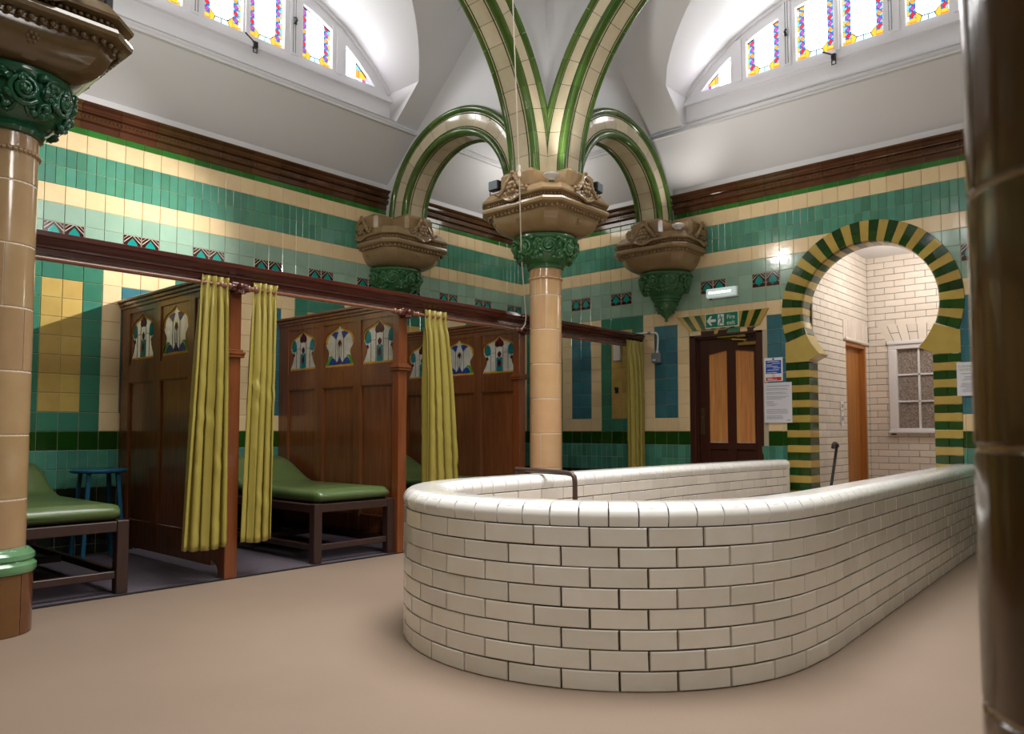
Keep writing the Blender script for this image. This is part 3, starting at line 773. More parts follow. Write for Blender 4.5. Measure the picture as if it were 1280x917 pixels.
def column(x, y, label, arms, remap=None):
    if remap:
        keep = {k: M[k] for k in remap}
        for k, v in remap.items(): M[k] = M[v]
    root = empty('column', (x, y, 0), label, 'column')
    z = 2.40; r = .149; j = 0
    mb = MB(); mb.lathe([(r-.003, .40), (r-.003, 2.50)], 'colgrout', 32); mb.build('core', root)
    def drum(z0, z1):
        mb = MB(); b = .004
        off = j*.7
        for k in range(2):
            a0 = off+PI*k+.004/r/2; a1 = off+PI*(k+1)-.004/r/2
            mb.lathe([(r-b, z0), (r, z0+b), (r, z1-b), (r-b, z1)], 'faience', 18, t0=a0, t1=a1)
        mb.build('drum', root, smooth=0.6)
    drum(2.42, 2.50)
    mb = MB()
    for k in range(40): a = 2*PI*k/40; mb.ball(((r+.004)*math.cos(a), (r+.004)*math.sin(a), 2.41), .011, 'faience', 6, 4)
    mb.lathe([(r-.002, 2.398), (r+.004, 2.402), (r+.004, 2.418), (r-.002, 2.422)], 'faience', 32); mb.build('bead_ring', root, smooth=1.0)
    while z > .42:
        z0 = max(.42, z-DRUM+(.17 if j == 0 else 0)); drum(z0+.0025, z-.0025); z = z0; j += 1
    mb = MB(); mb.lathe([(.15, .30), (.19, .30), (.198, .315), (.198, .34), (.186, .352), (.182, .36), (.19, .368), (.190, .39), (.178, .402), (.165, .415), (.150, .42)], 'basering', 40); mb.build('base_ring', root, smooth=0.6)
    mb = MB()
    for k in range(6):
        a0 = PI*k/3+.01; a1 = PI*(k+1)/3-.01; mb.lathe([(.180, 0), (.184, .004), (.184, .296), (.178, .30)], 'basebrown', 8, t0=a0, t1=a1)
    mb.lathe([(.177, 0), (.177, .30)], 'colgrout', 32); mb.build('base_drum', root, smooth=0.6)
    capital(root); impost(root, arms)
    if remap: M.update(keep)
    return root
C2 = column(AX, AY, 'pale buff tiled column beyond the white brick pool wall', ((1, 0), (-1, 0), (0, 1), (0, -1)))
C1 = column(1.165, AY, 'buff tiled column with green carved capital beside the leftmost couch', ((1, 0), (-1, 0), (0, 1), (0, -1)), {'faience': 'faience_shaded', 'capbrown': 'capbrown_shaded', 'capgreen': 'capgreen_shaded'})
C3 = column(1.165, 0.070, 'glazed column in shade close in the right foreground', ((1, 0), (-1, 0), (0, 1), (0, -1)), {'faience': 'faience_deep_shade', 'capbrown': 'capbrown_shaded', 'capgreen': 'capgreen_shaded', 'colgrout': 'faience_shaded'})

def corbel(x, y, label, clip, arms, faces):
    root = empty('corbel', (x, y, 2.25), label, 'corbel')
    sub = []
    n0 = len(bpy.data.objects)
    co = (Vector(clip[0])-Vector((x, y, 0)), clip[1])
    before = set(bpy.data.objects)
    capital(root, co, faces); impost(root, arms, co)
    mb = MB(); mb.lathe([(.0, 2.25), (.016, 2.252), (.02, 2.27), (.012, 2.285), (.03, 2.30), (.07, 2.34), (.105, 2.40), (.125, 2.455), (.128, 2.465), (.15, 2.472), (.156, 2.488), (.15, 2.502)], 'capgreen', 32, cap=False)
    pd = mb.build('pendant', root, smooth=0.7, clip=co)
    mb = MB()
    for i in range(8):
        a = 2*PI*i/8
        mb.tube([((.125+.006)*math.cos(a-.3+.6*q), (.125+.006)*math.sin(a-.3+.6*q), 2.44+.012*math.sin(6*q)) for q in [k/6 for k in range(7)]], .008, 'capgreen', 6)
        mb.ball((.105*math.cos(a), .105*math.sin(a), 2.395), .022, 'capgreen', 8, 5, (1, 1, .8)); mb.ball((.085*math.cos(a+.4), .085*math.sin(a+.4), 2.355), .016, 'capgreen', 8, 5)
    mb.build('pendant_leaves', pd, smooth=1.0, clip=co)
    for o in set(bpy.data.objects)-before:
        if o.parent == root: o.location.z -= 2.25
    return root
corbel(AX, 6.70, 'brown and green carved corbel on the left wall under the left arch', ((0, DL-.005, 0), (0, 1, 0)), ((0, -1), (1, 0), (-1, 0)), (0, 2, 3))
corbel(7.73, AY, 'brown and green carved corbel with hanging pendant over the switch box', ((DR-.005, 0, 0), (1, 0, 0)), ((-1, 0), (0, 1), (0, -1)), (1, 2, 3))

# ------------------------------------------------------------------ arches
def arch(fn, base, c, zc, ri, ro, nseg, label, a0=0.0, a1=PI):
    """fn(u, z, s): s across the width"""
    root = empty('arch', base, label, 'arch'); off = Vector(base)
    g = lambda u, z, s: Vector(fn(u, z, s))-off
    hw = .135; sub = 4
    rolls = [(-hw+.004, ri+.026, .038), (hw-.004, ri+.026, .038), (-hw+.006, ro-.018, .039), (hw-.006, ro-.018, .039)]
    fil = [(-.140, ri+.072, .007), (.140, ri+.072, .007), (-.140, ro-.064, .007), (.140, ro-.064, .007), (-.087, ri, .006), (.087, ri, .006)]
    for k in range(nseg):
        t0 = a0+(a1-a0)*k/nseg; t1 = a0+(a1-a0)*(k+1)/nseg; e = .0022/((ri+ro)/2)
        mb = MB(); vv = []
        sec = [(-.128, ri+.004), (-.10, ri), (.10, ri), (.128, ri+.004), (.142, ri+.05), (.142, ro-.05), (.135, ro), (-.135, ro), (-.142, ro-.05), (-.142, ri+.05)]
        m = len(sec)
        for i in range(sub+1):
            t = t0+e+(t1-t0-2*e)*i/sub
            for s, r in sec: vv.append(g(c+r*math.cos(t), zc+r*math.sin(t), s))
        fs = [tuple(range(m)), tuple(range((sub+1)*m-1, sub*m-1, -1))]
        for i in range(sub):
            for j in range(m): fs.append((i*m+j, (i+1)*m+j, (i+1)*m+(j+1) % m, i*m+(j+1) % m))
        mb.mesh(vv, fs, 'ribcream'); mb.build('voussoir', root, smooth=0.35)
        for s, r, rad in rolls:
            mb = MB(); mb.tube([g(c+r*math.cos(t0+(t1-t0)*(.006+.988*i/sub)), zc+r*math.sin(t0+(t1-t0)*(.006+.988*i/sub)), s) for i in range(sub+1)], rad, 'ribgreen', 10)
            mb.build('green_roll', root, smooth=1.0)
        mb = MB()
        for s, r, rad in fil: mb.tube([g(c+r*math.cos(t0+(t1-t0)*(.006+.988*i/sub)), zc+r*math.sin(t0+(t1-t0)*(.006+.988*i/sub)), s) for i in range(sub+1)], rad, 'archgreen', 6)
        tag(mb.build('green_fillets', root, smooth=1.0), kind='stuff')
    mb = MB(); n = 48
    for i in range(n):
        t0 = a0+(a1-a0)*i/n; t1 = a0+(a1-a0)*(i+1)/n
        mb.mesh([g(c+r*math.cos(t), zc+r*math.sin(t), s) for t in (t0, t1) for s, r in ((-.125, ri+.012), (.125, ri+.012), (.125, ro-.012), (-.125, ro-.012))],
                [(0, 1, 5, 4), (1, 2, 6, 5), (2, 3, 7, 6), (3, 0, 4, 7)], 'darkgrout')
    mb.build('joint_backing', root, fix=False)
fxa = lambda u, z, s: (AX+s, u, z); fya = lambda u, z, s: (u, AY+s, z)
arch(fxa, (AX, 5.615, 3.3), 5.615, 3.30, .73, 1.0, 13, 'small green edged arch springing from the corbel on the left wall')
arch(fya, (6.63, AY, 3.3), 6.63, 3.30, .73, 1.0, 13, 'small green edged arch springing from the corbel over the fire door')
arch(fya, (3.35, AY, 3.3), 3.35, 3.30, 1.86, 2.13, 30, 'tall arch rising to the left from the buff column')
arch(fxa, (AX, 2.31, 3.3), 2.31, 3.30, 1.875, 2.145, 30, 'tall arch rising to the right from the buff column')

# ------------------------------------------------------------------ horseshoe arch
def horseshoe():
    root = empty('horseshoe_arch', (DR, ARC_B, 0), 'green and yellow striped horseshoe archway in the right wall', 'archway')
    off = Vector((DR, ARC_B, 0)); g = lambda u, z, d: Vector(fB(u, z, d))-off
    n = 35; a_lo = -20.5*PI/180; tot = PI-2*a_lo
    for k in range(n):
        t0 = a_lo+tot*k/n; t1 = a_lo+tot*(k+1)/n; e = .0016/ARC_RO; green = k % 2 == 0
        key = 'archgreen' if green else 'archyellow'
        for part in ((0, .52), (.53, 1.0)) if green else ((0, 1),):
            r1 = ARC_RO-(ARC_RO-ARC_RI)*part[0]; r0 = ARC_RO-(ARC_RO-ARC_RI)*part[1]; mb = MB()
            inner = part[1] == 1
            sec = [(r1, -.02), (r1, .018), (r1-.003, .021), (r0+(.028 if inner else .003), .021)]
            if inner: sec += [(r0+.012, .014), (r0+.002, -.002), (r0, -.03), (r0, -.225), (r1, -.225)]
            else: sec += [(r0, .018), (r0, -.02)]
            vv = []; m = len(sec)
            for i in range(3):
                t = t0+e+(t1-t0-2*e)*i/2
                for r, d in sec: vv.append(g(ARC_B+r*math.cos(t), ARC_Z+r*math.sin(t), d))
            fs = [tuple(range(m)), tuple(range(3*m-1, 2*m-1, -1))]+[(i*m+j, (i+1)*m+j, (i+1)*m+(j+1) % m, i*m+(j+1) % m) for i in range(2) for j in range(m)]
            mb.mesh(vv, fs, key); mb.build('voussoir', root, smooth=0.5)
    # springers with the pointed horns
    for s, JO in ((1, JL), (-1, JR)):
        t_end = a_lo if s > 0 else PI-a_lo
        pts = [(JO, 1.70), (JO, ARC_Z+ARC_RO*math.sin(a_lo)-.004)]
        zt = ARC_Z+ARC_RO*math.sin(a_lo)-.004
        pts = [(JO, 1.705), (JO, zt+.0)]
        pts.append((ARC_B+s*ARC_RO*math.cos(a_lo), zt))
        pts.append((ARC_B+s*ARC_RI*math.cos(a_lo), ARC_Z+ARC_RI*math.sin(a_lo)-.004))
        for q in range(1, 7):
            a = a_lo-(.40)*q/6; pts.append((ARC_B+s*ARC_RI*math.cos(a), ARC_Z+ARC_RI*math.sin(a)))
        JI = 2.915 if s > 0 else 1.79
        pts += [(ARC_B+s*.47, 1.765), (JI, 1.72), (JI, 1.705)]
        mb = MB(); mb.prism(pts, -.225, .021, g, 'archyellow'); mb.build('springer', root)
        z = 1.70; k = 0
        while z > 0.02:
            z0 = max(0.0, z-.0765); key = 'archgreen' if k % 2 == 0 else 'archyellow'
            mid = JO+(JI-JO)*.5
            for (x0, x1) in ((JO, mid), (mid, JI)) if k % 2 == 0 else ((JO, JI),):
                lo, hi = min(x0, x1)+.0012, max(x0, x1)-.0012
                mb = MB(); mb.box(-.021, .225 if JI in (x0, x1) else .02, lo-ARC_B, hi-ARC_B, z0+.0012, z-.0012, key, .004); mb.build('jamb_block', root)
            z = z0; k += 1
horseshoe()

# ------------------------------------------------------------------ fire door with striped flat arch
def firedoor():
    b0, b1 = 3.405, 4.268; zt = 2.118; w_ = .075
    fr = MB()
    fr.box(DR-.012, DR+.16, b0, b0+w_, 0, zt, 'doorwood', .006); fr.box(DR-.012, DR+.16, b1-w_, b1, 0, zt, 'doorwood', .006); fr.box(DR-.012, DR+.16, b0, b1, zt-w_, zt, 'doorwood', .006)
    fr.box(DR+.02, DR+.10, b0+w_, b0+w_+.02, 0, zt-w_, 'doorwood'); fr.box(DR+.02, DR+.10, b1-w_-.02, b1-w_, 0, zt-w_, 'doorwood'); fr.box(DR+.02, DR+.10, b0+w_, b1-w_, zt-w_-.02, zt-w_, 'doorwood')
    root = tag(fr.build('door_1'), kind='structure')
    X = DR+.055; L0, L1 = b0+w_+.004, b1-w_-.004; ZT = zt-w_-.004
    lf = MB()
    PAN = [(3.845, 4.06, 1.852, 1.89), (3.532, 3.745, 1.885, 1.858)]     # low side, high side, z at high-y edge, z at low-y edge
    lf.box(X, X+.045, L0, 3.532, .01, ZT, 'doorwood', .004); lf.box(X, X+.045, 3.745, 3.845, .01, ZT, 'doorwood', .004); lf.box(X, X+.045, 4.06, L1, .01, ZT, 'doorwood', .004)
    lf.box(X+.001, X+.044, L0+.001, L1-.001, .80, .875, 'doorwood', .004); lf.box(X+.001, X+.044, L0+.001, L1-.001, .012, .20, 'doorwood', .004)
    for y0, y1, za, zb in PAN:
        lf.prism([(y0, zb), (y1, za), (y1, ZT), (y0, ZT)], X+.001, X+.044, lambda u, v, d: (d, u, v), 'doorwood')
        lf.box(X+.018, X+.03, y0, y1, .20, .80, 'doorwood')
    leaf = lf.build('door_leaf', root)
    for y0, y1, za, zb in PAN:
        n = 4
        for i in range(n):
            ya, yb = y0+(y1-y0)*i/n+.001, y0+(y1-y0)*(i+1)/n-.001; f = lambda y: zb+(za-zb)*(y-y0)/(y1-y0)
            mb = MB(); mb.prism([(ya, .876), (yb, .876), (yb, f(yb)), (ya, f(ya))], X+.014, X+.03, lambda u, v, d: (d, u, v), 'pine'); mb.build('pine_board', leaf)
    mb = MB(); mb.box(X-.006, X, 4.115, 4.165, .96, 1.26, 'oldbrass', .002); mb.tube([(X-.002, 4.14, 1.16), (X-.010, 4.14, 1.16)], .008, 'brass', 8); mb.build('push_plate', leaf)['label'] = 'dull brass plate'
    mb = MB(); mb.box(X-.05, X, 3.47, 3.69, 1.925, 1.965, 'brass', .006); mb.tube([(X-.03, 3.62, 1.965), (X-.03, 3.62, 1.99)], .012, 'brass'); mb.tube([(X-.03, 3.60, 1.985), (X-.09, 3.73, 1.995), (X-.03, 3.93, 2.03)], .010, 'brass', 6)
    mb.box(X-.05, X-.01, 3.60, 3.93, 2.025, 2.045, 'brass', .004); mb.box(X-.055, X-.01, 3.60, 3.70, 2.015, 2.062, 'brass', .004)
    mb.tube([(X-.025, 3.44, 1.945), (X-.025, 3.48, 1.945)], .02, 'black', 10)
    mb.build('door_closer', leaf)['label'] = 'brass door closer arm'
    mb = MB(); mb.box(X-.004, X, 3.46, 3.49, .93, .945, 'black'); mb.build('keyhole', leaf)
    # flat arch of alternating splayed blocks
    fa = empty('flat_arch', (DR, 3.85, 2.12), 'flat lintel of splayed green and yellow tiles over the fire door', 'lintel'); off = Vector((DR, 3.85, 2.12))
    g = lambda u, z, d: Vector(fB(u, z, d))-off
    n = 15; bt0, bt1, bb0, bb1 = 4.41, 3.325, 4.262, 3.432
    for k in range(n):
        ta, tb = bt0+(bt1-bt0)*k/n, bt0+(bt1-bt0)*(k+1)/n; ba, bb = bb0+(bb1-bb0)*k/n, bb0+(bb1-bb0)*(k+1)/n
        cuts = ((0, .36), (.37, 1)) if k % 2 else ((0, 1),)
        for c0, c1 in cuts:
            mix = lambda lo, hi, t: lo+(hi-lo)*t; gp = .001
            p = [(mix(ba, ta, c0)-gp, 2.122+.172*c0), (mix(bb, tb, c0)+gp, 2.122+.172*c0), (mix(bb, tb, c1)+gp, 2.122+.172*c1), (mix(ba, ta, c1)-gp, 2.122+.172*c1)]
            mb = MB(); mb.prism(p, .0, .02 if c0 else .026, g, 'archgreen' if k % 2 else 'archyellow'); mb.build('lintel_block', fa)
firedoor()

# ------------------------------------------------------------------ lobby behind the horseshoe arch
LX0, LX1, LY0, LY1, LZ = DR+.225, 9.846, 0.75, 2.96, 3.10
def lobby():
    mb = MB(); mb.box(LX0-.0, 9.04, LY1+.012, LY1+.2, 0, LZ, 'darkgrout'); mb.box(9.775, LX1+.2, LY1+.012, LY1+.2, 0, LZ, 'darkgrout'); mb.box(9.04, 9.775, LY1+.012, LY1+.2, 2.045, LZ, 'darkgrout'); mb.box(9.04, 9.775, LY1+.16, LY1+.2, 0, 2.045, 'darkgrout')
    wl = tag(mb.build('wall_lobby_left'), kind='structure')
    wy0, wy1, wz0, wz1 = 2.06, 2.735, .985, 2.055
    mb = MB(); mb.box(LX1+.012, LX1+.2, wy1, LY1+.2, 0, LZ, 'darkgrout'); mb.box(LX1+.012, LX1+.2, LY0, wy0, 0, LZ, 'darkgrout'); mb.box(LX1+.012, LX1+.2, wy0, wy1, 0, wz0, 'darkgrout'); mb.box(LX1+.012, LX1+.2, wy0, wy1, wz1, LZ, 'darkgrout')
    wb = tag(mb.build('wall_lobby_back'), kind='structure')
    mb = MB(); mb.box(LX0+.02, LX1+.2, LY0-.2, LY0, 0, LZ, 'lobbywhite'); tag(mb.build('wall_lobby_right'), kind='structure')
    mb = MB(); mb.box(LX0-.0, LX1+.2, LY0-.2, LY1+.2, LZ, LZ+.1, 'plaster'); tag(mb.build('ceiling_lobby'), kind='structure')
    mb = MB(); mb.box(LX0+.0, LX0+.06, LY0, JR-.05, 0, LZ, 'lobbywhite'); mb.box(LX0, LX0+.06, JL, LY1+.2, 0, LZ, 'lobbywhite'); tag(mb.build('wall_lobby_front'), kind='structure')
    H, Lb = .0778, .2235; cache = {}
    def bm_(l, h):
        k = (round(l, 3), round(h, 3))
        if k not in cache:
            q = tile_mb(l, h, 'lobbywhite', .012, .004); cache[k] = (q, q.data('brick', fix=False))
        return cache[k]
    def courses(parent, fn, rz, u0, u1, blocked):
        cand = []; r = 0; z = 0.0
        while z+H < LZ+.02:
            u = u0-(Lb/2 if r % 2 else 0)
            while u < u1-.01:
                a, b = max(u, u0), min(u+Lb, u1); u += Lb
                segs = [(a, b)]
                for (c0, c1, z0, z1) in blocked:
                    if z+H*.5 > z0 and z+H*.5 < z1:
                        ns = []
                        for (p, q) in segs:
                            if q <= c0 or p >= c1: ns.append((p, q)); continue
                            if p < c0: ns.append((p, c0))
                            if q > c1: ns.append((c1, q))
                        segs = ns
                for p, q in segs:
                    if q-p < .02: continue
                    P = fn((p+q)/2, z+H/2); s = 0
                    if inframe(P, 0):
                        c = proj(P); s = 100/c[2]
                        if not (1000 < c[0] < 1190 and 290 < c[1] < 625): s = 0
                    cand.append((s, p, q, P, z))
            z += H; r += 1
        cand.sort(key=lambda c: -c[0]); rest = MB(); n = 0
        for s, p, q, P, z in cand:
            mb, me = bm_(q-p-.002, H-.002)
            if s > 0 and n < 250: link('brick', me, parent, P, (R_.uniform(-.01, .01), 0, rz+R_.uniform(-.006, .006))); n += 1
            else: rest.merge(mb, Matrix.Translation(P) @ Matrix.Rotation(rz, 4, 'Z'))
        tag(rest.build('brickwork', parent, fix=False), kind='stuff')
    courses(wl, lambda u, z: (u, LY1+.012, z), 0.0, LX0, LX1+.012, [(9.04, 9.775, 0, 2.045), (8.96, 9.84, 2.045, 2.28)])
    courses(wb, lambda u, z: (LX1+.012, u, z), -PI/2, LY0, LY1, [(wy0, wy1, wz0, wz1), (wy0-.08, wy1+.02, wz1, 2.285)])
    # brick-on-end heads
    n = 12
    for i in range(n):
        a = 8.965+(9.835-8.965)*i/n; b = 8.965+(9.835-8.965)*(i+1)/n-.006
        mb = MB(); mb.box(a, b, LY1-.004, LY1+.05, 2.045, 2.275, 'lobbywhite', .004); mb.build('soldier_brick', wl)
    mb = MB(); mb.tube([(9.0, LY1, 2.052), (9.81, LY1, 2.052)], .022, 'lobbywhite', 10); mb.build('rounded_edge', wl)
    n = 8; t0, t1, c0, c1 = 2.86, 1.98, 2.755, 2.05
    for i in range(n):
        ta, tb = t0+(t1-t0)*i/n, t0+(t1-t0)*(i+1)/n; ba, bb = c0+(c1-c0)*i/n, c0+(c1-c0)*(i+1)/n
        z0, z1 = 2.058, 2.28
        if i % 2:
            zs = [(z0, (z0+z1)/2), ((z0+z1)/2, z1)]
        else: zs = [(z0, z1)]
        for za, zb in zs:
            f = lambda p, q, z: p+(q-p)*(z-z0)/(z1-z0)
            mb = MB(); mb.prism([(f(ba, ta, za)-.003, za+.003), (f(bb, tb, za)+.003, za+.003), (f(bb, tb, zb)+.003, zb-.003), (f(ba, ta, zb)-.003, zb-.003)], LX1, LX1+.05, lambda u, v, d: (d, u, v), 'lobbywhite'); mb.build('arch_brick', wb)
    # small white framed window
    mb = MB(); X = LX1-.02
    for (y0, y1, z0, z1) in ((wy0, wy1, wz1-.085, wz1), (wy0, wy1, wz0, wz0+.05), (wy1-.095, wy1, wz0+.05, wz1-.085), (wy0, wy0+.1, wz0+.05, wz1-.085)): mb.box(X, X+.1, y0, y1, z0, z1, 'whitewood', .006)
    mb.box(X-.02, X-.001, wy0-.01, wy1+.01, wz1-.03, wz1+.012, 'whitewood', .006); mb.box(X-.03, X-.001, wy0-.01, wy1+.01, wz0-.01, wz0+.02, 'whitewood', .006)
    win = tag(mb.build('window_3'), kind='structure')
    mb = MB(); ym = 2.41; mb.box(X+.03, X+.06, ym-.011, ym+.011, wz0, wz1, 'whitewood')
    for z in (1.352, 1.667): mb.box(X+.03, X+.06, wy0+.1, wy1-.095, z-.009, z+.009, 'whitewood')
    mb.build('glazing_bars', win)
    for (y0, y1) in ((wy0+.1, ym-.011), (ym+.011, wy1-.095)):
        for (z0, z1) in ((wz0+.05, 1.343), (1.361, 1.658), (1.676, wz1-.085)):
            mb = MB(); mb.box(X+.05, X+.056, y0, y1, z0, z1, 'frost'); mb.build('pane', win)
    mb = MB(); mb.box(X-.01, X+.02, wy1-.07, wy1-.02, wz0-.028, wz0-.008, 'iron'); mb.build('sill_catch', win)
    # plank door in the side wall
    mb = MB(); Y = LY1+.02
    mb.box(9.042, 9.075, Y, Y+.12, 0, 2.04, 'oak', .004); mb.box(9.735, 9.773, Y-.01, Y+.12, 0, 2.04, 'oak', .004); mb.box(9.042, 9.773, Y-.005, Y+.12, 1.985, 2.04, 'oak', .004)
    d = tag(mb.build('door_2'), kind='structure')
    for i in range(5):
        a = 9.076+(9.734-9.076)*i/5; mb = MB(); mb.box(a+.001, a+.1306, Y+.06, Y+.09, .01, 1.984, 'oak', .003); mb.build('plank', d)
    mb = MB(); mb.box(8.80, 8.90, LY1-.012, LY1-.002, 1.235, 1.33, 'whiteplastic', .003); mb.box(8.81, 8.89, LY1-.012, LY1-.002, 1.06, 1.215, 'paper', .002)
    mb.box(8.825, 8.875, LY1-.014, LY1-.011, 1.26, 1.30, 'ink'); mb.box(8.825, 8.875, LY1-.014, LY1-.011, 1.12, 1.17, 'ink')
    tag(mb.build('wall_card'), 'two small white cards on the lobby wall left of the plank door', 'notice')
    # walking stick leaning on the lobby side wall
    root = empty('walking_stick', (8.0, 2.865, 0), 'black walking stick leaning beside the lobby entrance', 'walking stick'); off = Vector((8.0, 2.865, 0))
    foot = Vector((8.0, 2.865, .0)); headp = Vector((8.40, 2.865, .845))
    mb = MB(); mb.tube([foot-off, headp-off], .015, 'black', 10); mb.build('shaft', root, smooth=1.0)
    mb = MB(); hp = headp-off; u = Vector((-.97, -.1, .14)).normalized()
    mb.tube([hp+u*-.03, hp+u*.02+Vector((0, 0, .02)), hp+u*.10+Vector((0, 0, .015)), hp+u*.155+Vector((0, 0, -.01)), hp+u*.17+Vector((0, 0, -.045))], .019, 'black', 10); mb.build('handle', root, smooth=1.0)
    mb = MB(); mb.lathe([(.016, 0), (.018, .01), (.014, .04)], 'black', 10); mb.build('ferrule', root, smooth=1.0)
lobby()

# ------------------------------------------------------------------ white brick pool wall
def poolwall():
    root = empty('pool_wall', (3.4, 2.3, 0), 'U shaped white glazed brick wall round the plunge pool', 'pool wall'); off = Vector((3.4, 2.3, 0))
    cx, cy, r = 3.37, 2.325, 1.060; TH = .205; END = 7.6
    P = []
    n = 60
    for i in range(n): a = END-(END-3.6)*i/n; P.append((a, 1.255+.041*(a-3.6)))
    for i in range(5): t = i/4; P.append((3.6-.23*t, 1.255+.01*t*t))
    m = 120
    for i in range(1, m): t = -PI/2-PI*i/m; P.append((cx+r*math.cos(t), cy+r*math.sin(t)))
    for i in range(n+1):
        a = 3.37+(END-3.37)*i/n; P.append((a, 3.385-(.010*(a-5.2)**2*2.2 if a > 5.2 else 0)))
    P = [Vector(p) for p in P]
    S = [0.0]
    for a, b in zip(P, P[1:]): S.append(S[-1]+(b-a).length)
    Ltot = S[-1]
    def at(s):
        s = max(0, min(Ltot, s)); lo, hi = 0, len(S)-1
        while hi-lo > 1:
            mid = (lo+hi)//2
            if S[mid] <= s: lo = mid
            else: hi = mid
        t = (s-S[lo])/max(S[hi]-S[lo], 1e-9); p = P[lo].lerp(P[hi], t)
        i0, i1 = max(0, lo-2), min(len(P)-1, hi+2); d = (P[i1]-P[i0]).normalized(); return p, Vector((d.y, -d.x))*-1   # outward
    H = .0785; NB = 8; LB = .2275
    # which side is outward: test
    p, nn = at(Ltot/2)
    sgn = 1 if (p-Vector((cx, cy))).dot(nn) > 0 else -1
    def pt(s, o, z): p, nn = at(s); q = p+nn*sgn*o; return Vector((q.x, q.y, z))-off
    # core
    mb = MB(); k = 160; vv = []
    for i in range(k+1):
        s = .02+(Ltot-.04)*i/k
        vv += [pt(s, -.011, 0), pt(s, -.011, .70), pt(s, -TH+.011, .70), pt(s, -TH+.011, 0)]
    fs = [(i*4+j, (i+1)*4+j, (i+1)*4+(j+1) % 4, i*4+(j+1) % 4) for i in range(k) for j in range(4)]+[(0, 1, 2, 3), (k*4+3, k*4+2, k*4+1, k*4)]
    mb.mesh(vv, fs, 'darkgrout'); mb.build('brick_core', root, fix=False)
    def brick(s0, s1, z0, z1, inner, jit):
        mb = MB(); g = R_.uniform(.0022, .0036); sub = 2; bev = .003
        o0 = (-TH if inner else 0)+jit; sg = -1 if inner else 1
        cols = []
        for i in range(sub+1):
            s = s0+g+(s1-s0-2*g)*i/sub
            e = bev if i == 0 else (-bev if i == sub else 0)
            cols.append([pt(s, o0-sg*.018, z0+g), pt(s, o0-sg*bev*.6, z0+g), pt(s+e, o0, z0+g+bev), pt(s+e, o0, z1-g-bev), pt(s, o0-sg*bev*.6, z1-g), pt(s, o0-sg*.018, z1-g)])
        vv = [q for c in cols for q in c]; fs = [tuple(range(6)), tuple(range(sub*6+5, sub*6-1, -1))]
        for i in range(sub):
            for j in range(5): fs.append((i*6+j, (i+1)*6+j, (i+1)*6+j+1, i*6+j+1))
        mb.mesh(vv, fs, 'white'); return mb
    cand = []; nb = int(round(Ltot/LB)); LBx = Ltot/nb
    for row in range(NB):
        z0, z1 = row*H, (row+1)*H
        for i in range(-1, nb+1):
            s0 = i*LBx+(LBx/2 if row % 2 else 0); s1 = s0+LBx; s0, s1 = max(0.0, s0), min(Ltot, s1)
            if s1-s0 < .03: continue
            for inner in (0, 1):
                mid = pt((s0+s1)/2, -TH*inner, (z0+z1)/2)+off; q = proj(mid); p, nn = at((s0+s1)/2); o = nn*sgn*(-1 if inner else 1)
                facing = (-Vector((mid.x, mid.y))).dot(o) > 0
                sz = 0
                if facing and q and inframe(mid, 20):
                    e0 = proj(pt(s0, -TH*inner, z0)+off); e1 = proj(pt(s1, -TH*inner, z1)+off)
                    sz = min(abs(e0[0]-e1[0]), 30)+100/q[2]
                    if inner and z0 < .35: sz = 0
                cand.append((sz, s0, s1, z0, z1, inner))
    cand.sort(key=lambda c: -c[0]); rest = MB(); n_ = 0
    for sz, s0, s1, z0, z1, inner in cand:
        mb = brick(s0, s1, z0, z1, inner, R_.uniform(-.0015, .0015))
        if sz > 0 and n_ < 296: mb.build('brick', root, smooth=0.5); n_ += 1
        else: rest.merge(mb)
    tag(rest.build('far_brickwork', root, fix=False), kind='stuff')
    # bullnose coping
    ZC = NB*H+.002; LC = .1165; nc = int(round(Ltot/LC)); LCx = Ltot/nc; rb = .055; zt = .718
    for i in range(nc):
        g = .0028; s0, s1 = i*LCx+g, (i+1)*LCx-g; prof = [(-.004, ZC)]
        for k in range(9): a = (PI/2)*k/8; prof.append((-rb+rb*math.cos(a)+.004, zt-rb+rb*math.sin(a)))
        for k in range(9): a = PI/2+(PI/2)*k/8; prof.append((-TH+rb+rb*math.cos(a)-.004, zt-rb+rb*math.sin(a)))
        prof.append((-TH+.004, ZC)); mb = MB(); vv = []; m_ = len(prof)
        for s in (s0, s1):
            for o, z in prof: vv.append(pt(s, o, z))
        fs = [tuple(range(m_)), tuple(range(2*m_-1, m_-1, -1))]+[(j, j+m_, j+1+m_, j+1) for j in range(m_-1)]
        mb.mesh(vv, fs, 'coping'); mb.build('coping_tile', root, smooth=0.5)
    mb = MB(); vv = []
    prof2 = [(-.006, ZC), (-.004, zt-.05), (-.055, zt-.006), (-TH+.055, zt-.006), (-TH+.004, zt-.05), (-TH+.006, ZC)]
    k = 240
    for i in range(k+1):
        s = .004+(Ltot-.008)*i/k; vv += [pt(s, o, z) for o, z in [(-.010, ZC), (-.010, zt-.06), (-.03, zt-.024), (-.06, zt-.010), (-TH+.06, zt-.010), (-TH+.03, zt-.024), (-TH+.010, zt-.06), (-TH+.010, ZC)]]
    mb.mesh(vv, [(i*8+j, (i+1)*8+j, (i+1)*8+(j+1) % 8, i*8+(j+1) % 8) for i in range(k) for j in range(8)], 'darkgrout'); mb.build('coping_bed', root, fix=False)
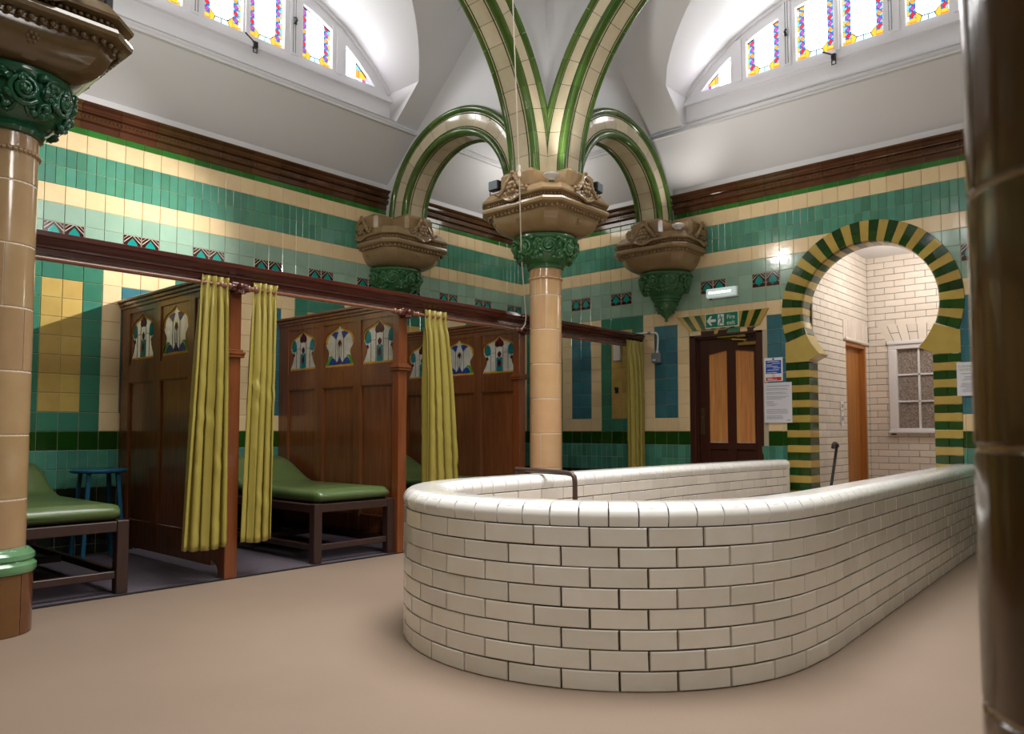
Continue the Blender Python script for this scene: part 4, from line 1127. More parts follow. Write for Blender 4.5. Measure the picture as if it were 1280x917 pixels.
    # rounded ends
    for s, sg in ((0.0, 1), (Ltot, -1)):
        mb = MB(); p, nn = at(s); c = p-nn*sgn*TH/2; q = Vector((c.x, c.y, 0))-off
        mb.lathe([(TH/2, ZC), (TH/2, zt-rb)]+[(TH/2-rb+rb*math.cos(a), zt-rb+rb*math.sin(a)) for a in [PI/2*k/6 for k in range(1, 7)]]+[(0, zt)], 'coping', 24, (q.x, q.y, 0)); mb.build('coping_end', root, smooth=0.6)
        mb = MB()
        mb.lathe([(TH/2-.004, 0), (TH/2-.004, ZC)], 'white', 24, (q.x, q.y, 0)); mb.build('wall_end', root, smooth=0.6)
poolwall()
root = empty('pool_rail', (3.88, 3.06, 0), 'brown pipe handrail hooked over the far side of the pool wall', 'handrail')
mb = MB(); pts = [(3.93, 3.46, .742), (3.925, 3.40, .742), (3.87, 2.99, .738), (3.862, 2.935, .732), (3.860, 2.915, .715), (3.860, 2.91, .68), (3.860, 2.91, 0.0)]
mb.tube([(x-3.88, y-3.06, z) for x, y, z in pts], .0165, 'iron', 10); mb.build('pipe', root, smooth=1.0)
mb = MB(); mb.tube([(.05, .40, .742), (.05, .405, .0)], .0165, 'iron', 10); mb.build('pipe_leg', root, smooth=1.0)

# ------------------------------------------------------------------ timber cubicles
BEAMY = 4.845
def beam():
    root = empty('cubicle_beam', (4.4, 4.95, 0), 'long dark red moulded timber rail running over the cubicles', 'beam')
    x0, x1 = -1.1, DR-.012
    prof = [(BEAMY, 2.128), (BEAMY, 2.108), (BEAMY+.012, 2.10), (BEAMY+.018, 2.078), (BEAMY+.04, 2.062), (BEAMY+.045, 2.05), (BEAMY+.055, 2.046), (BEAMY+.055, 2.018), (BEAMY+.10, 2.015), (BEAMY+.10, 2.128)]
    m = len(prof); mb = MB(); vv = [(x-4.4, y-4.95, z) for x in (x0, x1) for y, z in prof]
    mb.mesh(vv, [tuple(range(m)), tuple(range(2*m-1, m-1, -1))]+[(j, j+m, (j+1) % m+m, (j+1) % m) for j in range(m)], 'beam'); mb.build('moulded_rail', root)
    mb = MB(); mb.box(x0-4.4, x1-4.4, BEAMY+.01-4.95, BEAMY+.16-4.95, 2.128, 2.14, 'beam', .003); mb.build('top_board', root)
    mb = MB(); mb.box(x0-4.4, x1-4.4, BEAMY+.105-4.95, BEAMY+.125-4.95, 1.985, 2.127, 'whitewood', .003); mb.build('back_strip', root)['label'] = 'pale strip along the back'
beam()
# ogee outline of the glass lights: half outline, x in half-widths, y as fraction of height
OG = [(1.0, 0), (.98, .06), (.86, .17), (.77, .28), (.745, .36), (.79, .42), (.90, .49), (.97, .58), (.98, .67), (.91, .76), (.76, .83), (.55, .875), (.33, .91), (.16, .95), (.06, .985), (0, 1.0)]
def og(cx, z0, hw, h, k=1.0):
    r = [(cx+x*hw*k, z0+y*h) for x, y in OG]; return r+[(2*cx-x, z) for x, z in r[-2::-1]]
def partition(X, label):
    """wooden partition, its left face at X; runs from the posts to the left wall"""
    root = empty('cubicle_partition', (X, 5.9, 0), label, 'partition', 'cubicle partitions')
    g = lambda x, y, z: (x, y-5.9, z)
    def bx(mb, x0, x1, y0, y1, z0, z1, key, bev=0): mb.box(x0, x1, y0-5.9, y1-5.9, z0, z1, key, bev)
    # post
    mb = MB(); bx(mb, -.012, .078, 4.925, 5.01, 0, 2.03, 'woodred', .005); ps = mb.build('post', root)
    mb = MB(); bx(mb, -.035, .098, 4.895, 5.03, 1.525, 1.545, 'woodred', .004); bx(mb, -.03, .093, 4.90, 5.025, 1.505, 1.525, 'woodred', .004); bx(mb, -.025, .088, 4.91, 5.02, 1.545, 1.56, 'woodred', .004); mb.build('post_band', ps)
    mb = MB(); bx(mb, -.035, .098, 4.86, 4.93, 1.955, 2.02, 'beam', .01); mb.ball(g(.03, 4.85, 1.985), .03, 'beam', 10, 6); mb.lathe([(.0, 0), (.038, 0), (.03, .03), (.0, .045)], 'beam', 12, g(.03, 4.865, 1.94)); mb.build('rod_bracket', ps, smooth=0.8)
    B0, B1 = 4.96, DL-.016; LI = [(4.985, 5.465), (5.565, 6.03), (6.155, 6.61)]      # three bays along the partition
    x0, x1 = 0.006, .05
    # stiles and rails
    mb = MB(); ys = [B0]+[v for ab in LI for v in ab]+[B1]
    for i in range(0, len(ys), 2): bx(mb, x0, x1, ys[i], ys[i+1], .12, 2.03, 'wood', .004)
    for i, (z0, z1) in enumerate(((.07, .27), (1.40, 1.545), (1.975, 2.03))):
        if i == 0: bx(mb, x0+.001, x1-.001, 5.16, B1-.001, z0, z1, 'wood')
        else:
            for a, b in LI: bx(mb, x0+.001, x1-.001, a-.006, b+.006, z0, z1, 'wood')
    # curved foot at the post
    mb.prism([(5.0, 0.0), (5.045, 0.0), (5.055, .05), (5.075, .08), (5.12, .10), (5.159, .115), (5.159, .27), (5.0, .27)], x0+.001, x1-.001, lambda u, v, d: g(d, u, v), 'wood')
    fr = mb.build('frame', root)
    mb = MB(); bx(mb, -.02, .075, B0, B1, 2.045, 2.075, 'wood', .006); bx(mb, -.035, .09, B0, B1, 2.075, 2.10, 'wood', .006); bx(mb, -.008, .062, B0, B1, 2.02, 2.045, 'wood', .004); mb.build('capping', root)
    for bi, (a, b) in enumerate(LI):
        # lower raised panel
        mb = MB(); bx(mb, x0+.019, x1-.019, a, b, .26, 1.41, 'wood'); 
        for (ya, yb, za, zb) in ((a, a+.012, .27, 1.40), (b-.012, b, .27, 1.40), (a, b, .27, .29), (a, b, 1.388, 1.40)):
            bx(mb, x0+.004, x1-.004, ya, yb, za, zb, 'wood', .003)
        mb.build('panel', root)
        # head panel pierced by the ogee light
        c = (a+b)/2; hw = (b-a)/2-.012; z0, h = 1.585, .372
        o = og(c, z0, hw, h); n = len(o); zt = 1.978; zb = 1.542
        rect = []
        for (y, z) in o:
            dy, dz = y-c, z-(z0+h*.45); k = 1e9
            if dy > 1e-9: k = min(k, (b-c)/dy)
            if dy < -1e-9: k = min(k, (a-c)/dy)
            if dz > 1e-9: k = min(k, (zt-(z0+h*.45))/dz)
            if dz < -1e-9: k = min(k, (zb-(z0+h*.45))/dz)
            rect.append((c+dy*k, z0+h*.45+dz*k))
        # corners
        rect[0] = (b, zb); rect[-1] = (a, zb)
        def nearest(cy, cz): return min(range(1, n-1), key=lambda i: (rect[i][0]-cy)**2+(rect[i][1]-cz)**2)
        rect[nearest(b, zt)] = (b, zt); rect[nearest(a, zt)] = (a, zt)
        mb = MB()
        for xs in (x0+.012, x1-.012):
            for i in range(n-1): mb.face([g(xs, *o[i]), g(xs, *o[i+1]), g(xs, *rect[i+1]), g(xs, *rect[i])], 'wood')
            mb.face([g(xs, *o[0]), g(xs, *rect[0]), g(xs, *rect[-1]), g(xs, *o[-1])], 'wood')
        for i in range(n): j = (i+1) % n; mb.face([g(x0+.012, *o[i]), g(x0+.012, *o[j]), g(x1-.012, *o[j]), g(x1-.012, *o[i])], 'wood')
        mb.build('pierced_panel', root, fix=False)
        stained(root, g, (x0+x1)/2, c, z0, hw, h, bi)
    return root
def stained(root, g, xm, c, z0, hw, h, kind):
    out = og(c, z0, hw, h)
    mb = MB(); mb.prism(out, xm-.003, xm+.003, lambda u, v, d: g(d, u, v), 'g_white')
    def pc(poly, key, t=.0045):
        mb.prism([(c+x*hw, z0+y*h) for x, y in poly], xm-t, xm+t, lambda u, v, d: g(d, u, v), key)
    L_ = []
    # amber strip at foot and round the head
    for i in range(5): pc([(-.97+i*.39, 0), (-.97+(i+.94)*.39, 0), (-.97+(i+.94)*.39, .045), (-.97+i*.39, .045)], 'g_amber')
    oo = OG[7:15]; ii = [(x*.88, .5+(y-.5)*.90) for x, y in oo]
    for s in (1, -1):
        for k in range(len(oo)-1):
            q = [oo[k], oo[k+1], ii[k+1], ii[k]]; pc([(s*x*.985, y*.995) for x, y in q], 'g_amber')
    if kind in (0, 2):
        for s in (1, -1):
            pc([(s*x, y) for x, y in ((.90, .60), (.86, .73), (.70, .80), (.55, .72), (.50, .60), (.56, .50), (.72, .47), (.85, .52))], 'g_teal')
            pc([(s*.74, .35), (s*.80, .44), (s*.70, .46), (s*.64, .38)], 'g_plum')
            L_ += [[(s*.52, .05), (s*.52, .55)], [(s*.22, .05), (s*.22, .88)], [(s*.22, .55), (s*.52, .55), (s*.86, .50)]]
        pc([(0, .99), (.09, .92), (.24, .84), (.27, .76), (.14, .70), (0, .72), (-.14, .70), (-.27, .76), (-.24, .84), (-.09, .92)], 'g_plum')
        pc([(0, .60), (.12, .53), (.10, .47), (0, .41), (-.10, .47), (-.12, .53)], 'g_plum')
        pc([(.18, .045), (.18, .40), (.10, .44), (0, .39), (-.10, .44), (-.18, .40), (-.18, .045)], 'g_teal')
        pc([(0, .38), (.10, .30), (.09, .22), (0, .15), (-.09, .22), (-.10, .30)], 'g_plum', .0055)
    else:
        for s in (1, -1):
            pc([(s*x, y) for x, y in ((.12, .05), (.74, .05), (.70, .14), (.56, .22), (.42, .22), (.28, .16))], 'g_blue')
            pc([(s*x, y) for x, y in ((.76, .05), (.95, .05), (.84, .18), (.70, .27), (.55, .28), (.44, .235), (.58, .23), (.72, .15))], 'g_green')
            pc([(s*x, y) for x, y in ((.10, .86), (.36, .86), (.58, .80), (.40, .76), (.24, .68), (.16, .78))], 'g_blue')
            L_ += [[(s*.28, .16), (s*.26, .68)], [(s*.09, .22), (s*.13, .55), (s*.05, .66)], [(s*.26, .68), (s*.5, .78)]]
        pc([(0, .66), (.11, .57), (0, .47), (-.11, .57)], 'g_plum')
        pc([(0, .26), (.12, .16), (.08, .07), (0, .05), (-.08, .07), (-.12, .16)], 'g_blue', .0055)
        pc([(.05, .12), (.16, .14), (.18, .07), (.08, .06)], 'g_plum', .006); pc([(-.05, .12), (-.16, .14), (-.18, .07), (-.08, .06)], 'g_plum', .006)
        L_ += [[(0, .26), (0, .47)]]
    p = mb.build('stained_glass', root, fix=False); p['label'] = 'leaded white, teal and plum glass light' if kind != 1 else 'leaded white glass light with blue and green foot'
    lm = MB()
    lm.tube([g(xm, y, z) for y, z in out], .004, 'lead', 5, closed=True)
    for ln in L_:
        for s in (-.004, .004): lm.tube([g(xm+s, c+x*hw, z0+y*h) for x, y in ln], .0022, 'lead', 4)
    lm.build('lead_lines', p, fix=False)
partition(2.637, 'mahogany partition with stained glass lights behind the first two curtains')
partition(4.137, 'mahogany partition with stained glass lights behind the middle couch')
partition(5.655, 'mahogany partition with stained glass lights nearest the buff column')
mb = MB(); mb.box(7.745, DR-.013, 4.93, 5.01, 0.006, 2.015, 'woodred', .005); mb.box(7.70, DR-.013, 4.87, 5.02, 1.94, 2.015, 'beam', .01); mb.box(7.73, DR-.013, 4.90, 5.02, 1.525, 1.56, 'beam', .004)
tag(mb.build('end_post'), 'slim dark post against the right wall behind the last curtain', 'post')

def rod(x0, x1, label, ring=False):
    root = empty('curtain_rod', ((x0+x1)/2, 4.885, 0), label, 'curtain rod'); xm = (x0+x1)/2
    mb = MB(); mb.tube([(x0-xm, 0, 1.985), (x1-xm, 0, 1.985)], .0135, 'rod', 10); mb.build('pole', root, smooth=1.0)
    for x, s in ((x0, 1), (x1, -1)):
        mb = MB(); q = x-xm
        for k, (dx, r) in enumerate(((.0, .026), (.03, .019), (.055, .026), (.085, .016))): mb.ball((q+s*dx, 0, 1.985), r, 'rod', 10, 6)
        mb.build('finial', root, smooth=1.0)
rod(1.30, 2.60, 'polished curtain rod over the leftmost couch')
rod(2.74, 4.10, 'polished curtain rod over the middle couch')
rod(4.24, 5.62, 'polished curtain rod over the third cubicle')
rod(5.76, 7.72, 'polished curtain rod over the last cubicle by the right wall')

def curtain(y, tl, tr, bl, br, zb, folds, amp, seed, label):
    rr = random.Random(seed); root = empty('curtain', ((tl+tr)/2, y, 0), label, 'curtain'); xm = (tl+tr)/2
    nu, nz = folds*14, 44; zt = 2.035; vv = []; ph = [rr.uniform(-.5, .5) for _ in range(folds+2)]; am = [rr.uniform(.7, 1.25) for _ in range(folds+2)]
    wr = [(rr.uniform(.1, .9), rr.uniform(.3, 1.4), rr.uniform(-.8, .8)) for _ in range(10)]
    for j in range(nz+1):
        v = j/nz; z = zt+(zb-zt)*v
        e = v**.8
        pin = 1-.55*math.exp(-((v-.055)/.035)**2)
        for i in range(nu+1):
            u = i/nu; ul = tl+(bl-tl)*e; ur = tr+(br-tr)*e
            f = u*folds+.10*math.sin(2*PI*u+seed)*v; k = min(int(f), folds)
            x = ul+(ur-ul)*u
            wv = math.cos(2*PI*f+ph[k]*.3*v)
            wv = math.copysign(abs(wv)**.75, wv)
            a = amp*(.55+.6*min(1, v*3))*pin*(1-.12*v)
            x += .30*a*math.sin(4*PI*f)*min(1, v*6)
            dy = -a*wv*(.8+.35*math.sin(k*2.1+seed))
            for (wu, wz, ws) in wr: dy += .007*math.sin((z-wz)*34+ws*(u-wu)*14)*math.exp(-((z-wz)/.07)**2-((u-wu)/.16)**2)
            if v < .035: dy += .006*math.sin(9*u*folds)
            vv.append((x-xm, dy, z-.012*math.sin(u*PI)*v))
    fs = [(j*(nu+1)+i, j*(nu+1)+i+1, (j+1)*(nu+1)+i+1, (j+1)*(nu+1)+i) for j in range(nz) for i in range(nu)]
    mb = MB(); mb.mesh(vv, fs, 'curtain'); o = mb.build('cloth', root, smooth=1.5, fix=False)
    md = o.modifiers.new('thick', 'SOLIDIFY'); md.thickness = .004
    mb = MB(); h = MB()
    for k in range(folds):
        u = (k+.5)/folds; x = tl+(tr-tl)*u-xm
        mb.tube([(x, -.01+amp*.6, 1.985+.0), (x, .0, 2.005), (x, .02, 1.985)], .004, 'brass', 5)
    mb.build('hooks', root)
    return root
curtain(4.885, 2.40, 2.585, 2.30, 2.60, .235, 4, .042, 3, 'olive green satin curtain left of the first post')
curtain(4.885, 2.775, 2.955, 2.715, 2.945, .25, 4, .040, 5, 'olive green satin curtain right of the first post')
curtain(4.885, 4.36, 4.60, 4.36, 4.77, .20, 4, .042, 8, 'olive green satin curtain flaring out beside the second post')
curtain(4.80, 7.33, 7.67, 7.36, 7.70, .20, 4, .04, 11, 'olive green satin curtain at the end by the right wall')

def couch(x0, x1, label):
    root = empty('couch', ((x0+x1)/2, 5.85, 0), label, 'couch'); xm = (x0+x1)/2; y0, y1 = 4.965, 6.72; g = lambda x, y, z: (x-xm, y-5.85, z)
    def bx(mb, a, b, c, d, e, f, bev=.004): mb.box(a-xm, b-xm, c-5.85, d-5.85, e, f, 'darkwood', bev)
    for (a, c) in ((x0, y0), (x1-.07, y0), (x0, y1-.07), (x1-.07, y1-.07)):
        mb = MB(); bx(mb, a, a+.07, c, c+.07, .006, .452); mb.build('leg', root)
    mb = MB(); bx(mb, x0+.07, x1-.07, y0+.005, y0+.045, .385, .448); bx(mb, x0+.07, x1-.07, y1-.045, y1-.005, .385, .448); bx(mb, x0+.005, x0+.05, y0+.07, y1-.07, .385, .448); bx(mb, x1-.05, x1-.005, y0+.07, y1-.07, .385, .448); bx(mb, x0+.05, x1-.05, y0+.05, y1-.05, .43, .448, 0); mb.build('top_frame', root)
    mb = MB(); bx(mb, x0+.07, x1-.07, y0+.015, y0+.055, .10, .145); mb.build('stretcher', root)
    mb = MB(); bx(mb, x0+.015, x0+.055, y0+.07, y1-.07, .10, .145); bx(mb, x1-.055, x1-.015, y0+.07, y1-.07, .10, .145); bx(mb, x0+.07, x1-.07, 5.9, 5.945, .10, .145); mb.build('side_stretchers', root)
    # mattress with raised head end, rounded section swept along y
    n = 34; mb = MB(); vv = []; hw = (x1-x0)/2-.035; sec = []
    ytop = lambda y: 0.0 if y < 6.0 else .215*(lambda t: t*t*(3-2*t))(min(1, (y-6.0)/.62))
    prof = [(-1, .0), (-1, .0)]
    ring = [(-.93, 0), (-1.0, .25), (-1.0, .62), (-.965, .86), (-.88, .97), (-.55, 1.03), (0, 1.06), (.55, 1.03), (.88, .97), (.965, .86), (1.0, .62), (1.0, .25), (.93, 0)]
    m = len(ring)
    for i in range(n+1):
        t = i/n; y = y0-.0+.005+(y1-y0-.02)*t; ed = min(t, 1-t)*(y1-y0)
        k = 1.0 if ed > .05 else math.sqrt(max(0, 1-(1-ed/.05)**2)); H = .10
        for rx, rz in ring:
            zz = rz*H*(.30+.70*k) + (.0 if k == 1 else .035*(1-k)*(1))
            vv.append(g(xm+rx*(hw-.02*(1-k)), y, .453+zz+ytop(y)))
    fs = [(i*m+j, (i+1)*m+j, (i+1)*m+(j+1) % m, i*m+(j+1) % m) for i in range(n) for j in range(m)]+[tuple(range(m)), tuple(range((n+1)*m-1, n*m-1, -1))]
    mb.mesh(vv, fs, 'vinyl'); mb.build('mattress', root, smooth=1.2)
    mb = MB(); mb.prism([(5.95, .45), (6.25, .48), (6.45, .57), (6.60, .655), (6.70, .655), (6.70, .45)], x0+.05-xm, x1-.05-xm, lambda u, v, d: (d, u-5.85, v), 'darkwood'); mb.build('head_wedge', root)
couch(1.235, 2.015, 'green vinyl couch with raised head behind the left column')
couch(3.355, 4.125, 'green vinyl couch with raised head beside the second post')
couch(4.86, 5.63, 'green vinyl couch hidden behind the flaring curtain and pool wall')
def stool():
    X, Y = 2.365, 6.42; root = empty('stool', (X, Y, 0), 'blue painted stool against the tiled wall in the left cubicle', 'stool')
    mb = MB(); mb.lathe([(.0, .678), (.185, .678), (.20, .686), (.203, .698), (.195, .706), (.0, .708)], 'bluepaint', 28, cap=False); mb.build('seat', root, smooth=0.6)
    L_ = []
    for i in range(4):
        a = YAW+PI+i*PI/2; t = Vector((.145*math.cos(a), .145*math.sin(a), .68)); b = Vector((.205*math.cos(a), .205*math.sin(a), .006)); L_.append((t, b))
        mb = MB(); mb.tube([b, t], .019, 'bluepaint', 4); mb.build('leg', root)
    for i in range(4):
        p = L_[i][1].lerp(L_[i][0], .36); q = L_[(i+1) % 4][1].lerp(L_[(i+1) % 4][0], .36); mb = MB(); mb.tube([p, q], .015, 'bluepaint', 4); mb.build('stretcher', root)
stool()

# ------------------------------------------------------------------ signs and fittings
def text(s, size, parent, fn, u, z, d, key, sx=1.0):
    """flat lettering on wall B; text runs towards -y"""
    cu = bpy.data.curves.new('lettering', 'FONT'); cu.body = s; cu.size = size; cu.extrude = 0.0008; cu.space_character = .95
    ob = bpy.data.objects.new('lettering', cu); COL.objects.link(ob); bpy.context.view_layer.update()
    me = bpy.data.meshes.new_from_object(ob.evaluated_get(bpy.context.evaluated_depsgraph_get())); bpy.data.objects.remove(ob)
    me.materials.clear(); me.materials.append(M[key])
    for v in me.vertices: x, y, zz = v.co; v.co = Vector(fn(u-x*sx, z+y, d+zz))-Vector(parent.location)
    return link('lettering', me, parent)
def slab(name, u0, u1, z0, z1, d0, d1, key, parent=None, bev=0.0):
    mb = MB(); o = Vector(parent.location) if parent else Vector((0, 0, 0))
    mb.box(DR-d1-o.x, DR-d0-o.x, u0-o.y, u1-o.y, z0-o.z, z1-o.z, key, bev); return mb.build(name, parent)
def exitsign():
    root = empty('fire_exit_sign', (DR-.03, 3.855, 2.14), 'green and white fire exit sign over the dark door', 'sign'); o = Vector(root.location)
    g = lambda u, z, d: Vector(fB(u, z, d))-o
    slab('plate', 3.658, 4.052, 2.135, 2.30, .027, .033, 'signwhite', root, .001); slab('green_field', 3.666, 4.044, 2.143, 2.292, .033, .0345, 'signgreen', root)
    U0 = 4.044; Wd = .378; q = lambda x, y: (U0-x*Wd, 2.143+y*.149)
    def pl(name, pts, d, key): mb = MB(); mb.prism([q(x, y) for x, y in pts], .0345, d, g, key); return mb.build(name, root)
    pl('arrow', [(.03, .50), (.15, .85), (.20, .85), (.20, .80), (.145, .60), (.32, .60), (.32, .40), (.145, .40), (.20, .2), (.20, .15), (.15, .15)], .0358, 'signwhite')
    pl('doorway_panel', [(.385, .10), (.575, .10), (.575, .93), (.385, .93)], .0358, 'signwhite')
    mb = MB()
    for pts in ([(.455, .74), (.495, .74), (.535, .42), (.49, .42)], [(.455, .74), (.41, .64), (.395, .52), (.41, .51), (.43, .62), (.47, .70)], [(.48, .74), (.545, .70), (.56, .60), (.545, .60), (.53, .67), (.48, .68)],
                [(.495, .44), (.53, .44), (.51, .28), (.56, .27), (.62, .30), (.62, .25), (.56, .22), (.475, .24)], [(.50, .46), (.49, .40), (.455, .26), (.44, .12), (.41, .12), (.435, .28), (.475, .44)]):
        mb.prism([q(x, y) for x, y in pts], .0358, .0368, g, 'signgreen')
    c = [(.465+.024*math.cos(2*PI*k/10), .82+.06*math.sin(2*PI*k/10)) for k in range(10)]; mb.prism([q(x, y) for x, y in c], .0358, .0368, g, 'signgreen')
    mb.build('running_man', root)
    text('Fire', .066, root, fB, q(.66, 0)[0], 2.222, .0345, 'signwhite', 1.0); text('exit', .066, root, fB, q(.66, 0)[0], 2.16, .0345, 'signwhite', 1.0)
exitsign()
def notice_fire():
    root = empty('fire_notice', (DR-.012, 3.288, 1.52), 'blue and red fire action notice beside the dark door', 'notice')
    slab('board', 3.19, 3.386, 1.52, 1.767, .012, .017, 'signwhite', root, .001); slab('blue_field', 3.205, 3.371, 1.60, 1.738, .017, .0178, 'signblue', root); slab('red_field', 3.205, 3.371, 1.528, 1.562, .017, .0178, 'signred', root)
    mb = MB(); o = Vector(root.location)
    mb.prism([(3.288+.014*math.cos(2*PI*k/12), 1.752+.009*math.sin(2*PI*k/12)) for k in range(12)], .017, .018, lambda u, z, d: Vector(fB(u, z, d))-o, 'signblue'); mb.build('blue_disc', root)
    mb = MB()
    for k, (a, b, z) in enumerate(((3.225, 3.355, 1.722), (3.30, 3.36, 1.69), (3.215, 3.30, 1.703), (3.215, 3.29, 1.655), (3.24, 3.36, 1.672), (3.23, 3.355, 1.635), (3.25, 3.36, 1.608), (3.30, 3.36, 1.545), (3.25, 3.35, 1.536))):
        mb.box(-.0065, -.0058, a-o.y, b-o.y, z-o.z, z+.006-o.z, 'signwhite')
    mb.build('printed_lines', root)
    mb = MB(); mb.tube([Vector((DR-.018, 3.288+.012*math.cos(2*PI*k/12), 1.582+.012*math.sin(2*PI*k/12)))-o for k in range(12)], .002, 'signred', 4, closed=True); mb.build('red_ring', root)
    root = empty('paper_notice', (DR-.022, 3.24, 1.088), 'white typed A4 notice on the wall below the blue notice', 'notice'); o = Vector(root.location)
    slab('sheet', 3.095, 3.388, 1.088, 1.505, .024, .0265, 'paper', root)
    mb = MB(); rr = random.Random(4)
    for k in range(24):
        z = 1.44-k*.0135
        if k in (2, 5, 9, 14, 15, 20): continue
        a = 3.125+rr.uniform(0, .08)+(.1 if 9 < k < 14 else 0); mb.box(-.0056, -.0048, a-o.y, 3.365-o.y, z-o.z, z+.0045-o.z, 'ink')
    mb.box(-.0056, -.0048, 3.12-o.y, 3.36-o.y, 1.465-o.z, 1.472-o.z, 'ink')
    mb.box(-.0056, -.0048, 3.11-o.y, 3.15-o.y, 1.11-o.z, 1.118-o.z, 'inkgreen'); mb.build('printed_lines', root)
    root = empty('customer_notice', (DR-.022, 1.52, 1.315), 'white notice with green heading on the wall right of the archway', 'notice'); o = Vector(root.location)
    slab('sheet', 1.44, 1.597, 1.315, 1.615, .024, .0265, 'paper', root)
    text('CUSTOMER', .028, root, fB, 1.585, 1.567, .0268, 'inkgreen', .85); text('NOTICE', .028, root, fB, 1.575, 1.538, .0268, 'inkgreen', .9)
    mb = MB()
    for k in range(12):
        z = 1.51-k*.0145
        if k in (1, 5): continue
        mb.box(-.0056, -.0048, 1.455-o.y, 1.455+rr.uniform(.07, .12)-o.y, z-o.z, z+.005-o.z, 'ink')
    mb.build('printed_lines', root)
notice_fire()
root = empty('emergency_light', (DR-.012, 3.845, 2.455), 'white emergency bulkhead light above the fire exit sign', 'emergency light')
slab('housing', 3.663, 4.03, 2.46, 2.575, .012, .03, 'whiteplastic', root, .006); slab('diffuser', 3.672, 4.02, 2.468, 2.568, .03, .075, 'emlamp', root, .012)
mb = MB()
for k in range(9): mb.box(-.064, -.062, .12-k*.03, .135-k*.03, .055, .075, 'lamp')
mb.build('led_strip', root); slab('catch', 3.97, 3.99, 2.452, 2.462, .02, .05, 'black', root)
root = empty('switch_box', (DR-.012, 4.66, 1.88), 'grey switch box and white conduit beside the cubicle beam', 'switch'); o = Vector(root.location)
slab('box', 4.615, 4.725, 1.79, 1.905, .012, .07, 'grey', root, .008); slab('switch_plate', 4.665, 4.705, 1.815, 1.835, .07, .074, 'whiteplastic', root)
mb = MB(); pts = [(DR-.03, 4.98, 2.155), (DR-.03, 4.80, 2.152)]+bez((DR-.03, 4.74, 2.150), (DR-.03, 4.67, 2.15), (DR-.03, 4.66, 2.14), (DR-.03, 4.655, 2.07), 8)+[(DR-.03, 4.665, 1.93), (DR-.03, 4.665, 1.905)]
mb.tube([Vector(q_)-o for q_ in pts], .0115, 'whiteplastic', 8); mb.build('conduit', root, smooth=1.0)
mb = MB(); mb.tube([Vector((DR-.03, 4.665, 1.935))-o, Vector((DR-.03, 4.665, 1.90))-o], .02, 'whiteplastic', 10); mb.tube([Vector((DR-.03, 4.79, 2.152))-o, Vector((DR-.03, 4.75, 2.152))-o], .0145, 'grey', 8); mb.build('conduit_gland', root, smooth=1.0)['kind'] = 'stuff'
o_ = slab('junction_box', 5.165, 5.265, 1.85, 2.045, .012, .06, 'whiteplastic', None, .006); tag(o_, 'white plastic box high on the wall behind the last curtain', 'junction box')
mb = MB(); mb.box(DR-.018, DR-.012, 5.22, 5.27, 1.46, 1.53, 'black', .002); mb.tube([(DR-.015, 5.245, 1.51), (DR-.05, 5.245, 1.50), (DR-.055, 5.245, 1.53)], .007, 'black', 6); mb.tube([(DR-.015, 5.235, 1.475), (DR-.04, 5.225, 1.465), (DR-.045, 5.225, 1.49)], .006, 'black', 6)
tag(mb.build('coat_hook'), 'black coat hook on the yellow tiles behind the last curtain', 'hook')
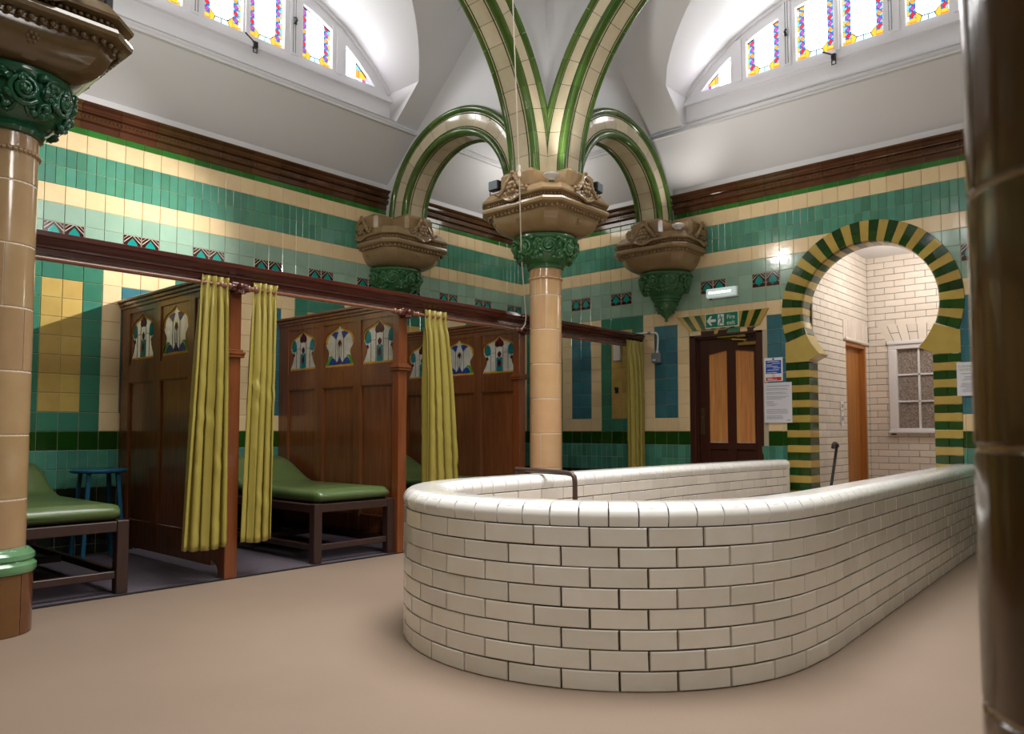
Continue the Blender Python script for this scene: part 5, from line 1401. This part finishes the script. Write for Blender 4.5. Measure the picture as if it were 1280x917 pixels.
# uplights and floodlights standing on the capitals
def uplight(x, y, z, label, e=0, tl=(0, 0)):
    root = empty('uplight', (x, y, z), label, 'lamp')
    mb = MB(); mb.lathe([(.03, 0), (.035, .015), (.05, .025), (.066, .036), (.072, .048), (.072, .054), (.06, .056)], 'whiteplastic', 20); mb.build('dish', root, smooth=0.8)
    mb = MB(); mb.lathe([(.060, .054), (.060, .058), (.0, .064)], 'lamp', 20, cap=False); mb.build('lens', root)
    if e: lamp('uplight_beam', 'SPOT', (x, y, z+.10), e, NEUT, .04, (x+tl[0], y+tl[1], z+1.6), 1.7)
uplight(5.17, 4.14, 3.185, 'white dish uplight on the front corner of the buff column capital', 26, (.45, -.35))
uplight(7.37, 4.14, 3.185, 'white dish uplight on the corbel over the switch box', 7)
def flood(x, y, z, rz, label, e=0, tgt=None, out=(0, 0), cone=2.2):
    root = empty('floodlight', (x, y, z), label, 'lamp', None, rz)
    mb = MB(); mb.box(-.06, .06, -.035, .035, .035, .125, 'black', .008); 
    for k in range(5): mb.box(-.055+k*.024, -.047+k*.024, .035, .05, .045, .115, 'black')
    mb.build('body', root)
    mb = MB(); mb.box(-.052, .052, -.038, -.034, .042, .118, 'grey'); mb.build('glass', root)
    if e: lamp('floodlight_beam', 'SPOT', (x+out[0], y+out[1], z+.10), e, NEUT, .025, tgt, cone)
    mb = MB(); mb.tube([(-.066, 0, .08), (-.066, 0, .006), (.066, 0, .006), (.066, 0, .08)], .006, 'black', 6); mb.build('bracket', root)
flood(5.14, 4.78, 3.184, -PI/2, 'small black floodlight on the left side of the buff column capital', 620, (1.5, 6.75, 2.4), (-.08, 0), .95)
flood(5.81, 4.11, 3.184, 0.2, 'small black floodlight on the right side of the buff column capital', 60, (7.4, 2.0, 3.7), (0, -.08))
flood(1.52, 4.27, 3.184, PI/2, 'black floodlight on top of the left column capital', 60, (3.6, 6.4, 4.1), (.08, .04))
# pull cord
root = empty('pull_cord', (5.62, 4.83, 1.95), 'long cream pull cord hanging past the buff column', 'cord'); o = Vector(root.location)
mb = MB(); pts = [(4.72, 4.2, 5.2), (4.72, 4.2, 4.636), (4.811, 4.2, 3.161)]
mb.tube([Vector(v)-o for v in ((4.69, 4.2, 5.35), (4.811, 4.2, 3.17), (5.30, 4.60, 2.60), (5.585, 4.80, 2.20), (5.625, 4.825, 2.09), (5.61, 4.825, 2.03), (5.565, 4.83, 1.975))], .0058, 'cord', 6); mb.build('line', root, smooth=1.0)
mb = MB(); mb.lathe([(.0, -.045), (.014, -.04), (.017, -.01), (.010, .02), (.016, .03), (.012, .06), (.0, .065)], 'cord', 10, Vector((4.811, 4.2, 3.18))-o, cap=False); mb.build('toggle', root, smooth=1.0)
